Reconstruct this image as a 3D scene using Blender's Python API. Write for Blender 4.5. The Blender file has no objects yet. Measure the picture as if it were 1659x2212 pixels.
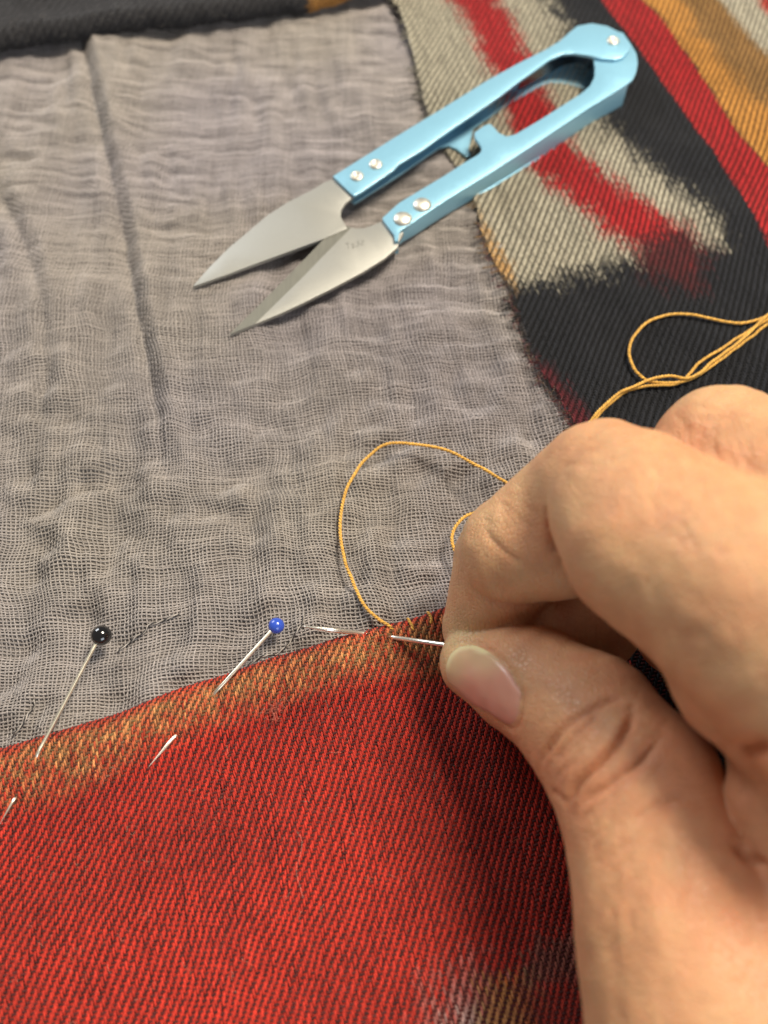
import bpy, math, random
import numpy as np
from mathutils import Vector, Matrix

SC = 0.001                                   # everything below is laid out in millimetres
rng = np.random.default_rng(7)
random.seed(7)
scene = bpy.context.scene
COL = scene.collection

# ------------------------------------------------------------------ camera
TILT = math.radians(27.0)
CAM_H = 125.0
FP = 1840.0                                  # focal length in units of the 1659 x 2212 photo
cam_d = bpy.data.cameras.new('camera')
cam = bpy.data.objects.new('camera', cam_d)
COL.objects.link(cam)
cam.location = (0, 0, CAM_H * SC)
cam.rotation_euler = (TILT, 0, 0)
cam_d.sensor_fit = 'VERTICAL'
cam_d.sensor_height = 36.0
cam_d.sensor_width = 27.0
cam_d.lens = 36.0 * FP / 2212.0
cam_d.clip_start = 0.002
cam_d.clip_end = 20.0
cam_d.dof.use_dof = True
cam_d.dof.focus_distance = 0.128
cam_d.dof.aperture_fstop = 15.0
scene.camera = cam

# ------------------------------------------------------------------ world, lamps, exposure
world = bpy.data.worlds.new('World')
scene.world = world
world.use_nodes = True
bg = world.node_tree.nodes['Background']
bg.inputs[0].default_value = (1.0, 0.93, 0.86, 1)
bg.inputs[1].default_value = 0.21


def area_lamp(name, loc, aim, size, power, colour):
    d = bpy.data.lights.new(name, 'AREA')
    d.shape = 'RECTANGLE'
    d.size, d.size_y = size
    d.energy = power
    d.color = colour
    o = bpy.data.objects.new(name, d)
    o.location = loc
    v = Vector(aim) - Vector(loc)
    o.rotation_euler = v.to_track_quat('-Z', 'Y').to_euler()
    COL.objects.link(o)
    return o


area_lamp('ceiling_lamp', (0.26, 0.27, 0.62), (0, 0.06, 0), (0.24, 0.20), 7.6, (1.0, 0.90, 0.74))
area_lamp('window_light', (0.30, -0.55, 0.34), (0, 0.08, 0), (0.42, 0.30), 1.9, (0.84, 0.92, 1.0))
area_lamp('far_window', (-0.42, 0.52, 0.32), (-0.04, 0.13, 0), (0.30, 0.28), 2.5, (0.92, 0.96, 1.0))

scene.view_settings.view_transform = 'Standard'
scene.view_settings.look = 'None'
scene.view_settings.exposure = 0.0
scene.view_settings.gamma = 1.0
scene.render.engine = 'CYCLES'
scene.cycles.max_bounces = 8
scene.cycles.use_denoising = True


# ------------------------------------------------------------------ geometry helpers
ct, st = math.cos(TILT), math.sin(TILT)


def at(px, py, z=0.0):
    """photo point (1659 x 2212 units) -> place on the level plane at height z, in mm"""
    px, py, z = np.asarray(px, float), np.asarray(py, float), np.asarray(z, float)
    x = (px - 829.5) / FP
    y = (1106.0 - py) / FP
    dy = y * ct + st
    dz = y * st - ct
    s = (CAM_H - z) / -dz
    return np.stack(np.broadcast_arrays(x * s, dy * s, z), -1)


def pt(px, py, z=0.0):
    return at(px, py, z)


def empty(name, loc=(0, 0, 0)):
    o = bpy.data.objects.new(name, None)
    o.location = [c * SC for c in loc]
    COL.objects.link(o)
    return o


def tag(o, label=None, cat=None, group=None, kind=None):
    if label: o['label'] = label
    if cat: o['category'] = cat
    if group: o['group'] = group
    if kind: o['kind'] = kind
    return o


def mesh_obj(name, V, F, mat=None, parent=None, smooth=True, col=None, uv=None):
    """V (n,3) in mm, F list/array of polygons (n,3)/(n,4) or ragged list"""
    V = np.asarray(V, np.float64) * SC
    off = np.zeros(3)
    if parent is not None:
        off = np.array(parent.location)
        p = parent.parent
        while p is not None:
            off = off + np.array(p.location)
            p = p.parent
        V = V - off
    me = bpy.data.meshes.new(name)
    if isinstance(F, np.ndarray):
        n, k = F.shape
        me.vertices.add(len(V)); me.vertices.foreach_set('co', V.astype(np.float32).ravel())
        me.loops.add(n * k); me.loops.foreach_set('vertex_index', F.astype(np.int32).ravel())
        me.polygons.add(n)
        me.polygons.foreach_set('loop_start', np.arange(0, n * k, k, dtype=np.int32))
        me.polygons.foreach_set('loop_total', np.full(n, k, np.int32))
    else:
        me.from_pydata([tuple(v) for v in V], [], [tuple(int(i) for i in f) for f in F])
    if col is not None:
        a = me.color_attributes.new('dye', 'FLOAT_COLOR', 'POINT')
        c = np.ones((len(V), 4), np.float32); c[:, :np.shape(col)[-1]] = col
        a.data.foreach_set('color', c.ravel())
    if uv is not None:
        li = np.empty(len(me.loops), np.int32); me.loops.foreach_get('vertex_index', li)
        l = me.uv_layers.new(name='yarn')
        l.data.foreach_set('uv', np.asarray(uv, np.float32)[li].ravel())
    me.update(calc_edges=True)
    me.validate()
    if smooth:
        me.polygons.foreach_set('use_smooth', np.ones(len(me.polygons), bool))
    if mat: me.materials.append(mat)
    o = bpy.data.objects.new(name, me)
    COL.objects.link(o)
    if parent is not None: o.parent = parent
    return o


# smooth value noise, vectorised
_perm = rng.random((256, 256))


def noise2(x, y, seed=0):
    x = np.asarray(x, float) + seed * 17.37; y = np.asarray(y, float) + seed * 9.71
    xi = np.floor(x).astype(int); yi = np.floor(y).astype(int)
    fx = x - xi; fy = y - yi
    fx = fx * fx * fx * (fx * (fx * 6 - 15) + 10); fy = fy * fy * fy * (fy * (fy * 6 - 15) + 10)
    a = _perm[xi & 255, yi & 255]; b = _perm[(xi + 1) & 255, yi & 255]
    c = _perm[xi & 255, (yi + 1) & 255]; d = _perm[(xi + 1) & 255, (yi + 1) & 255]
    return ((a * (1 - fx) + b * fx) * (1 - fy) + (c * (1 - fx) + d * fx) * fy) * 2 - 1


def fbm(x, y, seed=0, o=3):
    s = 0; a = 1.0; t = 0
    for i in range(o):
        s = s + a * noise2(x * 2 ** i, y * 2 ** i, seed + i * 3); t += a; a *= 0.5
    return s / t


def smooth(a, b, x):
    t = np.clip((x - a) / (b - a), 0, 1)
    return t * t * (3 - 2 * t)


def polydist(x, y, poly, closed=True):
    """signed distance (positive inside) to polygon, or distance + arclength side to an open polyline"""
    poly = np.asarray(poly, float)[:, :2]
    best = np.full(x.shape, 1e9); inside = np.zeros(x.shape, bool)
    n = len(poly)
    for i in range(n if closed else n - 1):
        a = poly[i]; b = poly[(i + 1) % n]
        ex, ey = b - a
        wx = x - a[0]; wy = y - a[1]
        t = np.clip((wx * ex + wy * ey) / (ex * ex + ey * ey + 1e-12), 0, 1)
        d = (wx - t * ex) ** 2 + (wy - t * ey) ** 2
        best = np.minimum(best, d)
        if closed:
            c = ((a[1] > y) != (b[1] > y)) & (x < (b[0] - a[0]) * (y - a[1]) / (b[1] - a[1] + 1e-12) + a[0])
            inside ^= c
    best = np.sqrt(best)
    return np.where(inside, best, -best) if closed else best


def catmull(pts, step):
    P = np.asarray(pts, float)
    P = np.vstack([2 * P[0] - P[1], P, 2 * P[-1] - P[-2]])
    out = []
    for i in range(1, len(P) - 2):
        p0, p1, p2, p3 = P[i - 1:i + 3]
        t = np.linspace(0, 1, 24, endpoint=False)[:, None]
        out.append(0.5 * ((2 * p1) + (-p0 + p2) * t + (2 * p0 - 5 * p1 + 4 * p2 - p3) * t ** 2 + (-p0 + 3 * p1 - 3 * p2 + p3) * t ** 3))
    out.append(P[-2:-1])
    C = np.vstack(out)
    s = np.r_[0, np.cumsum(np.linalg.norm(np.diff(C, axis=0), axis=1))]
    n = max(2, int(s[-1] / step) + 1)
    q = np.linspace(0, s[-1], n)
    return np.stack([np.interp(q, s, C[:, k]) for k in range(C.shape[1])], 1)


def tube(C, r, sides=6, cap=True, phase=0.0):
    """tube mesh round polyline C (n,3); r scalar or (n,)"""
    C = np.asarray(C, float); n = len(C)
    r = np.broadcast_to(np.asarray(r, float), (n,))
    T = np.gradient(C, axis=0); T /= np.linalg.norm(T, axis=1)[:, None] + 1e-12
    N = np.zeros_like(C); up = np.array([0, 0, 1.0])
    if abs(T[0] @ up) > 0.9: up = np.array([1.0, 0, 0])
    v = up - T[0] * (up @ T[0]); v /= np.linalg.norm(v)
    for i in range(n):
        v = v - T[i] * (v @ T[i]); v /= np.linalg.norm(v) + 1e-12
        N[i] = v
    B = np.cross(T, N)
    a = np.arange(sides) / sides * 2 * math.pi + phase
    V = C[:, None] + r[:, None, None] * (np.cos(a)[None, :, None] * N[:, None] + np.sin(a)[None, :, None] * B[:, None])
    V = V.reshape(-1, 3)
    i = np.arange(n - 1)[:, None] * sides; j = np.arange(sides)[None]; jn = (j + 1) % sides
    F = np.stack([i + j, i + jn, i + sides + jn, i + sides + j], -1).reshape(-1, 4)
    F = [tuple(f) for f in F]
    if cap:
        F.append(tuple(range(sides))[::-1]); F.append(tuple((n - 1) * sides + k for k in range(sides)))
    return V, F


def merge(parts):
    Vs, Fs, n = [], [], 0
    for V, F in parts:
        Vs.append(V); Fs += [tuple(int(i) + n for i in f) for f in F]; n += len(V)
    return np.vstack(Vs), Fs


# ------------------------------------------------------------------ materials
def new_mat(name):
    m = bpy.data.materials.new(name); m.use_nodes = True
    nt = m.node_tree
    return m, nt, nt.nodes['Principled BSDF'], nt.nodes.new, nt.links.new


def plain_mat(name, colour, rough=0.5, metal=0.0, noise=0.0, scale=800.0, bump=0.0, coat=0.0, aniso=None):
    m, nt, b, N, L = new_mat(name)
    b.inputs['Roughness'].default_value = rough
    b.inputs['Metallic'].default_value = metal
    b.inputs['Coat Weight'].default_value = coat
    b.inputs['Coat Roughness'].default_value = 0.12
    tc = N('ShaderNodeTexCoord')
    mp = N('ShaderNodeMapping'); L(tc.outputs['Object'], mp.inputs[0])
    if aniso: mp.inputs['Rotation'].default_value = (0, 0, aniso[0]); mp.inputs['Scale'].default_value = (1, aniso[1], 1)
    nz = N('ShaderNodeTexNoise'); nz.inputs['Scale'].default_value = scale; nz.inputs['Detail'].default_value = 6
    L(mp.outputs[0], nz.inputs['Vector'])
    mx = N('ShaderNodeMixRGB'); mx.blend_type = 'MULTIPLY'; mx.inputs[0].default_value = noise
    mx.inputs[1].default_value = (*colour, 1); L(nz.outputs[0], mx.inputs[2])
    mp2 = N('ShaderNodeMapRange'); mp2.inputs[3].default_value = rough * 0.75; mp2.inputs[4].default_value = min(1, rough * 1.3)
    L(nz.outputs[0], mp2.inputs[0]); L(mp2.outputs[0], b.inputs['Roughness'])
    L(mx.outputs[0], b.inputs['Base Color'])
    if bump:
        bp = N('ShaderNodeBump'); bp.inputs['Strength'].default_value = bump; bp.inputs['Distance'].default_value = 0.0001
        L(nz.outputs[0], bp.inputs['Height']); L(bp.outputs[0], b.inputs['Normal'])
    return m


def yarn_mat(name, twist=1.0, contrast=0.35, fuzz=0.25, scale=2600.0):
    """dyed spun yarn: colour from the dye, strands twisting round the yarn"""
    m, nt, b, N, L = new_mat(name)
    at_ = N('ShaderNodeAttribute'); at_.attribute_name = 'dye'
    uv = N('ShaderNodeUVMap'); uv.uv_map = 'yarn'
    wv = N('ShaderNodeTexWave'); wv.wave_type = 'BANDS'; wv.bands_direction = 'DIAGONAL'
    wv.inputs['Scale'].default_value = twist; wv.inputs['Distortion'].default_value = 2.0
    wv.inputs['Detail'].default_value = 2; L(uv.outputs[0], wv.inputs['Vector'])
    tc = N('ShaderNodeTexCoord')
    nz = N('ShaderNodeTexNoise'); nz.inputs['Scale'].default_value = scale; nz.inputs['Detail'].default_value = 4
    L(tc.outputs['Object'], nz.inputs['Vector'])
    ad = N('ShaderNodeMath'); ad.operation = 'MULTIPLY'; L(wv.outputs[1], ad.inputs[0]); L(nz.outputs[0], ad.inputs[1])
    mr = N('ShaderNodeMapRange'); mr.inputs[1].default_value = 0.1; mr.inputs[2].default_value = 0.55
    mr.inputs[3].default_value = 1 - contrast; mr.inputs[4].default_value = 1 + contrast
    L(ad.outputs[0], mr.inputs[0])
    mx = N('ShaderNodeVectorMath'); mx.operation = 'MULTIPLY'
    L(at_.outputs[0], mx.inputs[0]); L(mr.outputs[0], mx.inputs[1]); L(mx.outputs[0], b.inputs['Base Color'])
    bp = N('ShaderNodeBump'); bp.inputs['Strength'].default_value = 0.7; bp.inputs['Distance'].default_value = 0.00006
    L(ad.outputs[0], bp.inputs['Height']); L(bp.outputs[0], b.inputs['Normal'])
    b.inputs['Roughness'].default_value = 0.75
    b.inputs['Sheen Weight'].default_value = fuzz
    b.inputs['Sheen Roughness'].default_value = 0.5
    b.inputs['Specular IOR Level'].default_value = 0.25
    return m


M_GAUZE = yarn_mat('gauze_yarn', 1.2, 0.22, 0.12)
M_TWILL = yarn_mat('twill_yarn', 1.6, 0.40, 0.05)
M_SEW = yarn_mat('sewing_yarn', 1.0, 0.22, 0.2)
M_LINING = yarn_mat('lining', 1.0, 0.3, 0.0)


# ------------------------------------------------------------------ woven cloth
def frame_at(P, u, v, e=0.05):
    c = P(u, v)
    tu = P(u + e, v) - P(u - e, v); tv = P(u, v + e) - P(u, v - e)
    tu /= np.linalg.norm(tu, axis=-1, keepdims=True) + 1e-12
    tv /= np.linalg.norm(tv, axis=-1, keepdims=True) + 1e-12
    n = np.cross(tu, tv); n /= np.linalg.norm(n, axis=-1, keepdims=True) + 1e-12
    sg = getattr(P, 'sg', None)
    if sg is None:
        big = n[..., 2].ravel(); sg = 1.0 if np.median(big) > 0 else -1.0
    return c, tu, tv, n * sg


def weave_set(P, Uc, Vc, along_v, up, amp, r, flat, dye, keep, sub=2, wob=0.05, arch=((-1, -.45), (-.62, .62), (.62, .62), (1, -.45))):
    """one set of yarns. Uc (n,) yarn positions, Vc (m,) crossing positions; up(i,j)-> bool yarn on top"""
    n, m = len(Uc), len(Vc)
    js = np.arange((m - 1) * sub + 1) / sub
    I = np.arange(n)[:, None]; Jn = js[None, :]
    j0 = np.floor(Jn).astype(int); fr = Jn - j0; j1 = np.minimum(j0 + 1, m - 1)
    h0 = np.where(up(I, j0), 1.0, -1.0); h1 = np.where(up(I, j1), 1.0, -1.0)
    H = np.where(fr == 0, h0, h0 * (1 - fr) + h1 * fr)
    both = (h0 == h1) & (fr > 0)
    H = np.where(both, H * 1.12, H)
    vpos = np.interp(js, np.arange(m), Vc)[None, :] + 0 * I
    lane = Uc[:, None] + wob * noise2(Jn * 0.55 + I * 7.3, I * 1.7 + 0 * Jn, 5) + wob * 0.8 * noise2(Jn * 0.12 + I * 3.1, I * 0.9 + 0 * Jn, 8)
    u, v = (lane, vpos) if along_v else (vpos, lane)
    c, tu, tv, nn = frame_at(P, u, v)
    t = tv if along_v else tu
    b = np.cross(t, nn)
    hand_ = float(np.median((np.cross(b, t) * nn).sum(-1)))
    rr = r * (1 + 0.16 * noise2(Jn * 0.4 + I * 5.1, I * 2.3 + 0 * Jn, 11) + 0.10 * noise2(I * 13.7 + 0 * Jn, 0.3 + 0 * Jn, 3))
    rr = rr * (1 + 0.12 * np.clip(H, -1, 1))
    lat = np.array([a[0] for a in arch]); hg = np.array([a[1] for a in arch]) * flat
    c = c + nn * (H * amp)[..., None]
    V = c[:, :, None, :] + rr[:, :, None, None] * (b[:, :, None, :] * lat[None, None, :, None] + nn[:, :, None, :] * hg[None, None, :, None])
    K = len(lat); ms = len(js)
    ok = keep(c[..., 0], c[..., 1], I + 0 * j0, u, v)
    idx = np.arange(n * ms * K).reshape(n, ms, K)
    a = idx[:, :-1, :-1]; bq = idx[:, :-1, 1:]; cq = idx[:, 1:, 1:]; dq = idx[:, 1:, :-1]
    F = np.stack([a, bq, cq, dq], -1)
    fm = (ok[:, :-1] & ok[:, 1:])
    F = F[fm].reshape(-1, 4)
    D = dye(u, v, c, I + 0 * j0, H)
    D = np.repeat(D[:, :, None, :], K, 2).reshape(-1, 3)
    UVc = np.stack(np.broadcast_arrays((np.arange(K) / (K - 1))[None, None, :] * 0.6, (Jn * 0.5 + I * 0.37)[:, :, None]), -1).reshape(-1, 2)
    V = V.reshape(-1, 3)
    used = np.zeros(len(V), bool); used[F.ravel()] = True
    remap = np.cumsum(used) - 1
    return V[used], remap[F], D[used], UVc[used]


def sheet(P, u0, u1, v0, v1, step, off, keep, dye):
    nu = int((u1 - u0) / step) + 1; nv = int((v1 - v0) / step) + 1
    U, Vv = np.meshgrid(np.linspace(u0, u1, nu), np.linspace(v0, v1, nv), indexing='ij')
    c, tu, tv, n = frame_at(P, U, Vv)
    c = c + n * off
    ok = keep(c[..., 0], c[..., 1], np.zeros(U.shape, int), U, Vv)
    idx = np.arange(nu * nv).reshape(nu, nv)
    F = np.stack([idx[:-1, :-1], idx[1:, :-1], idx[1:, 1:], idx[:-1, 1:]], -1)
    fm = ok[:-1, :-1] & ok[1:, :-1] & ok[1:, 1:] & ok[:-1, 1:]
    F = F[fm]
    D = dye(U, Vv, c, np.zeros(U.shape, int), 0 * U)
    return c.reshape(-1, 3), F, D.reshape(-1, 3), np.stack([U, Vv], -1).reshape(-1, 2)


def plain_up_warp(i, j): return ((i + j) % 2) == 0
def plain_up_weft(i, j): return ((i + j) % 2) == 1


def polyP(pts, z=0.0):
    return np.array([pt(x, y, z) for x, y in pts])


def gauss_ridge(x, y, line, w, side=0.0):
    """distance based profile about an open line; with side: steeper on one side"""
    line = np.asarray(line)[:, :2]
    d = polydist(x, y, line, closed=False)
    return np.exp(-(d / w) ** 2)


def signed_line(x, y, line):
    line = np.asarray(line)[:, :2]
    best = np.full(x.shape, 1e9); sg = np.zeros(x.shape); par = np.zeros(x.shape); acc = 0
    for i in range(len(line) - 1):
        a, b = line[i], line[i + 1]; e = b - a; L2 = e @ e; L = math.sqrt(L2)
        wx = x - a[0]; wy = y - a[1]
        t = (wx * e[0] + wy * e[1]) / L2
        tc_ = np.clip(t, 0 if i else -9, 1 if i < len(line) - 2 else 9)
        dx = wx - tc_ * e[0]; dy = wy - tc_ * e[1]
        d = np.sqrt(dx * dx + dy * dy); s = np.sign(e[0] * wy - e[1] * wx)
        m = d < best
        best = np.where(m, d, best); sg = np.where(m, s, sg); par = np.where(m, acc + tc_ * L, par)
        acc += L
    return best * sg, par, acc


# --- grey crinkled gauze
FOLD = polyP([(175, -30), (190, 95), (215, 210), (242, 330), (268, 460), (292, 575), (318, 700), (345, 830), (362, 930), (372, 1010), (385, 1100), (398, 1200)])
FOLD2 = polyP([(-10, 380), (40, 470), (80, 560), (105, 650), (118, 760), (112, 900), (85, 1050)])
FOLD3 = polyP([(20, 1060), (90, 1120), (170, 1190), (215, 1250), (260, 1330)])
FOLD4 = polyP([(560, 1200), (620, 1120), (720, 960), (760, 880)])


def pleat(s, a):
    # a low step: the cloth dips into a crevice, then rises steeply and falls away slowly to the right
    return a * (smooth(-1.3, 2.2, s) * np.exp(-np.maximum(s - 2.2, 0) / 6.5) - 0.30 * np.exp(-((s + 1.3) / 1.0) ** 2) + 0.30 * np.exp(-((s + 3.4) / 2.0) ** 2))


def gauze_h(x, y):
    s, par, L = signed_line(x, y, FOLD)
    fade = smooth(-5, 10, par) * (1 - smooth(L * 0.72, L * 1.02, par))
    wig = 0.18 * noise2(par * 0.28, 0 * par + 3)
    s = s + wig
    z = 0 * x
    # a standing fold: rises on the right (s>0 is left of the line when it runs towards the viewer)
    z += fade * pleat(s, 2.3)
    s2, p2, L2 = signed_line(x, y, FOLD2)
    z += smooth(0, 8, p2) * (1 - smooth(L2 * .8, L2, p2)) * pleat(s2 + 0.3 * noise2(p2 * 0.3, 0 * p2 + 9), 1.2)
    s3, p3, L3 = signed_line(x, y, FOLD3)
    z += 0.9 * np.exp(-(s3 / 2.2) ** 2) * smooth(-1, 6, p3) * (1 - smooth(L3 - 5, L3 + 2, p3))
    s4, p4, L4 = signed_line(x, y, FOLD4)
    z += 0.6 * np.exp(-(s4 / 3.0) ** 2) * smooth(-1, 6, p4) * (1 - smooth(L4 - 5, L4 + 2, p4))
    far = smooth(70, 115, y)
    near = 1 - far
    # crinkle: short rows across, softer puckers nearer
    yy = y + 0.9 * noise2(x * 0.10, y * 0.10, 2) + 0.5 * noise2(x * 0.3, y * 0.3, 6)
    row = (noise2(x * 0.15 + 0.04 * y, yy * 0.42, 4) + 0.5 * noise2(x * 0.07, yy * 0.36, 45)) * (0.8 + 0.7 * noise2(x * 0.16, y * 0.03, 47))
    z += far * (1 - 0.75 * fade * np.exp(-((s - 0.5) / 2.6) ** 2)) * (0.52 * row + 0.24 * noise2(x * 0.10, yy * 0.85, 12)) * (0.65 + 0.35 * noise2(x * .05, y * .05, 31))
    z += far * 0.34 * noise2(x * 0.42 + 0.1 * y, y * 0.07, 15)
    a = (x * 0.8 + y * 0.45); b = (-x * 0.45 + y * 0.8)
    z += near * (1.0 * noise2(a * 0.22, b * 0.30, 21) + 0.20 * noise2(a * 0.5, b * 0.55, 23) + 0.3 * noise2(x * 0.12, yy * 0.36, 27))
    z += near * 0.28 * noise2(x * 0.45, y * 0.12, 29) 
    z += 0.6 * noise2(x * 0.035, y * 0.035, 40) + 1.0 * noise2(x * 0.15, y * 0.022, 42) + 0.45 * noise2(x * 0.3, y * 0.035, 44) + 0.9
    return z


def P_gauze(u, v):
    x = u - 0.16 * (np.minimum(v, 110) - 60) + 0.14 * noise2(u * 0.42, v * 0.30, 57) + 0.55 * noise2(u * 0.16, v * 0.16, 50) + 0.9 * noise2(u * 0.04, v * 0.05, 52)
    y = v + 0.16 * noise2(u * 0.33, v * 0.40, 58) + 0.55 * noise2(u * 0.17, v * 0.15, 54) + 0.07 * u + 1.2 * noise2(u * 0.035, v * 0.04, 56) + 0.04 * u
    return np.stack([x, y, gauze_h(x, y)], -1)


EDGE_R = polyP([(790, -120), (830, 0), (863, 43), (887, 110), (905, 190), (918, 255), (950, 320), (990, 385), (1024, 445), (1036, 509), (1053, 566),
                (1072, 605), (1097, 640), (1111, 691), (1140, 768), (1169, 826), (1197, 864), (1216, 902), (1232, 940), (1275, 1010), (1330, 1120), (1400, 1300), (1450, 1500), (1480, 1750), (1500, 2350)])
HEM = polyP([(-520, 1740), (-190, 1668), (-80, 1643), (0, 1621), (60, 1603), (140, 1580), (200, 1562), (280, 1536), (340, 1508), (400, 1484), (460, 1467), (520, 1447), (580, 1424),
             (664, 1404), (710, 1386), (758, 1372), (800, 1362), (838, 1351), (886, 1340), (934, 1324), (965, 1310), (1040, 1285), (1120, 1262), (1200, 1245), (1330, 1222), (1500, 1200), (1750, 1180)], 2.0)


def gauze_keep(x, y, i, u, v):
    sr, _, _ = signed_line(x, y, EDGE_R)
    sh, _, _ = signed_line(x, y, HEM)
    # left of right cloth edge (tucked under), and above the hem (6 mm tucked under)
    return (sr < 3) & (sh > -3) & (x > -(57 + 0.21 * y)) & (y < 208)


GREY = np.array([0.335, 0.306, 0.283])


def gauze_dye(u, v, c, i, H):
    n = 1 + 0.16 * noise2(i * 3.7 + 0 * u, 0 * u, 61) + 0.10 * noise2(u * 0.3, v * 0.3, 62)
    cool = 0.5 + 0.5 * noise2(u * 0.045, v * 0.05, 63)
    base = GREY[None, None] * n[..., None]
    tint = np.stack([1.01 - 0.04 * cool, 0.99 - 0.03 * cool, 0.95 + 0.12 * cool], -1)
    return np.clip(base * tint, 0, 1)


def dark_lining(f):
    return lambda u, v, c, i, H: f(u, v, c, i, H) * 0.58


g = empty('gauze_cloth', (-30, 90, 0))
tag(g, 'crinkled open-weave grey cotton cloth lying flat under the snips and the pin heads', 'cloth')
pu, pv = 0.62, 0.49
U = np.arange(-116, 66, pu); Vv = np.arange(20, 212, pv)
U = U + rng.normal(0, 0.03, len(U)); Vv = Vv + rng.normal(0, 0.03, len(Vv))
v_, f_, d_, t_ = weave_set(P_gauze, U, Vv, True, plain_up_warp, 0.12, 0.118, 0.95, gauze_dye, gauze_keep, sub=2, wob=0.06, arch=((-1, -.4), (0, .9), (1, -.4)))
tag(mesh_obj('warp_yarn', v_, f_, M_GAUZE, g, col=d_, uv=t_), kind='stuff')
v_, f_, d_, t_ = weave_set(P_gauze, Vv, U, False, plain_up_weft, 0.065, 0.128, 0.95, gauze_dye, gauze_keep, sub=2, wob=0.07, arch=((-1, -.4), (0, .9), (1, -.4)))
tag(mesh_obj('weft_yarn', v_, f_, M_GAUZE, g, col=d_, uv=t_), kind='stuff')
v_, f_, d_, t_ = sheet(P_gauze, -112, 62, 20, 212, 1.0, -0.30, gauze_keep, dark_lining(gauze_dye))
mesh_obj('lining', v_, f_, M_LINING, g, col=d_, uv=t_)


# --- dyed twill cloths: colour laid down in patches that bleed along the yarns
def patches(c, i, along, layers, base):
    x, y = c[..., 0], c[..., 1]
    D = np.broadcast_to(np.array(base, float), c.shape).copy()
    for poly, colr, soft in layers:
        d = polydist(x, y, poly)
        jit = soft * (0.8 * noise2(i * 5.31 + 0 * x, 0.2 * along, len(poly)) + 0.4 * noise2(x * 0.5, y * 0.5, 7))
        w = smooth(-soft, soft, d + jit)[..., None]
        D = D * (1 - w) + np.array(colr) * w
    return D


def poly2(pts, z=1.0):
    return polyP(pts, z)[:, :2]


CREAM = (0.46, 0.42, 0.32); RED = (0.42, 0.018, 0.020); BLACK = (0.017, 0.018, 0.023); MUST = (0.56, 0.26, 0.055); BROWN = (0.30, 0.16, 0.05)
R_LAYERS = [
    (poly2([(700, -150), (1100, -120), (1170, 0), (1208, 65), (1250, 180), (1280, 269), (1323, 312), (1381, 365), (1439, 408), (1501, 456), (1535, 499), (1548, 540), (1415, 571), (1343, 581), (1247, 597), (1175, 619), (1098, 620), (1000, 560), (900, 250), (800, 0)]), CREAM, 3.2),
    (poly2([(1000, 430), (1055, 520), (1105, 590), (1100, 640), (1040, 600), (1010, 500)]), (0.50, 0.30, 0.12), 1.6),
    (poly2([(915, -60), (1040, -50), (1069, 10), (1103, 53), (1131, 110), (1172, 200), (1218, 312), (1271, 365), (1343, 422), (1415, 470), (1477, 509), (1490, 590), (1415, 574), (1352, 542), (1295, 509), (1256, 466), (1189, 418), (1131, 360), (1088, 235), (1055, 158), (1031, 110), (1007, 53), (959, 10)]), RED, 2.3),
    (poly2([(1395, 525), (1470, 500), (1520, 560), (1500, 640), (1400, 605), (1360, 565)]), (0.085, 0.014, 0.016), 3.2),
    (poly2([(1225, -60), (1285, 0), (1314, 43), (1367, 110), (1405, 158), (1487, 269), (1535, 336), (1583, 408), (1621, 480), (1659, 566), (1720, 690), (1760, 500), (1659, 379), (1583, 288), (1535, 206), (1467, 120), (1419, 53), (1371, 10), (1320, -60)]), RED, 0.35),
    (poly2([(1320, -70), (1371, 8), (1419, 50), (1467, 117), (1535, 203), (1583, 285), (1659, 376), (1760, 500), (1800, 300), (1500, -80)]), MUST, 0.5),
    (poly2([(1420, -80), (1600, -80), (1760, 100), (1760, 330), (1600, 200), (1500, 90)]), BROWN, 2.2),
    (poly2([(1500, -120), (1560, -100), (1700, 60), (1800, 170), (1800, 240), (1640, 120), (1540, 10)]), CREAM, 1.2),
    (poly2([(1560, -120), (1700, -90), (1800, 60), (1800, 170), (1680, 70), (1600, -20)]), (0.48, 0.05, 0.03), 1.0),
    (poly2([(1110, 760), (1180, 800), (1250, 890), (1300, 960), (1220, 960), (1130, 850)]), (0.10, 0.012, 0.018), 1.6),
]


def dye_right_warp(u, v, c, i, H):
    D = patches(c, i, v, R_LAYERS, BLACK)
    return np.clip(D * (1 + 0.28 * noise2(i * 9.1 + 0 * u, v * 0.3, 71))[..., None], 0.004, 1)


def dye_right_weft(u, v, c, i, H):
    D = patches(c, i, u, R_LAYERS, BLACK)
    return np.clip(D * 0.32 * (1 + 0.3 * noise2(i * 7.7 + 0 * u, u * 0.3, 73))[..., None], 0.004, 1)


ROT = math.radians(13)


def rot_xy(u, v, r, ox=0.0, oy=0.0):
    return ox + u * math.cos(r) - v * math.sin(r), oy + u * math.sin(r) + v * math.cos(r)


def right_h(x, y):
    s, par, L = signed_line(x, y, EDGE_R)
    z = 2.5 + 0.5 * noise2(x * 0.05, y * 0.05, 80) + 0.35 * noise2(x * 0.12 + y * 0.05, y * 0.10, 81)
    z = z + 0.7 * np.exp(-(np.abs(s) / 3.0)) * (0.6 + 0.6 * noise2(par * 0.12, 0 * par, 83))
    return z


def P_right(u, v):
    uu = u + 0.8 * noise2(u * 0.05, v * 0.05, 85) + 1.8 * noise2(u * 0.02, v * 0.03, 86)
    x, y = rot_xy(uu, v, ROT, 40, 80)
    return np.stack([x, y, right_h(x, y)], -1)


fray = rng.uniform(0.0, 1.0, 4000) ** 3 * 2.6


def right_keep(x, y, i, u, v):
    s, _, _ = signed_line(x, y, EDGE_R)
    e = fray[(i * 7) % 4000] * 0.55
    return (s < 0 + 0) & False | ((s > -e)) & (x < 112) & (y < 208) & (y > -18) & (x - 0.2 * y < 82)


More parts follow.
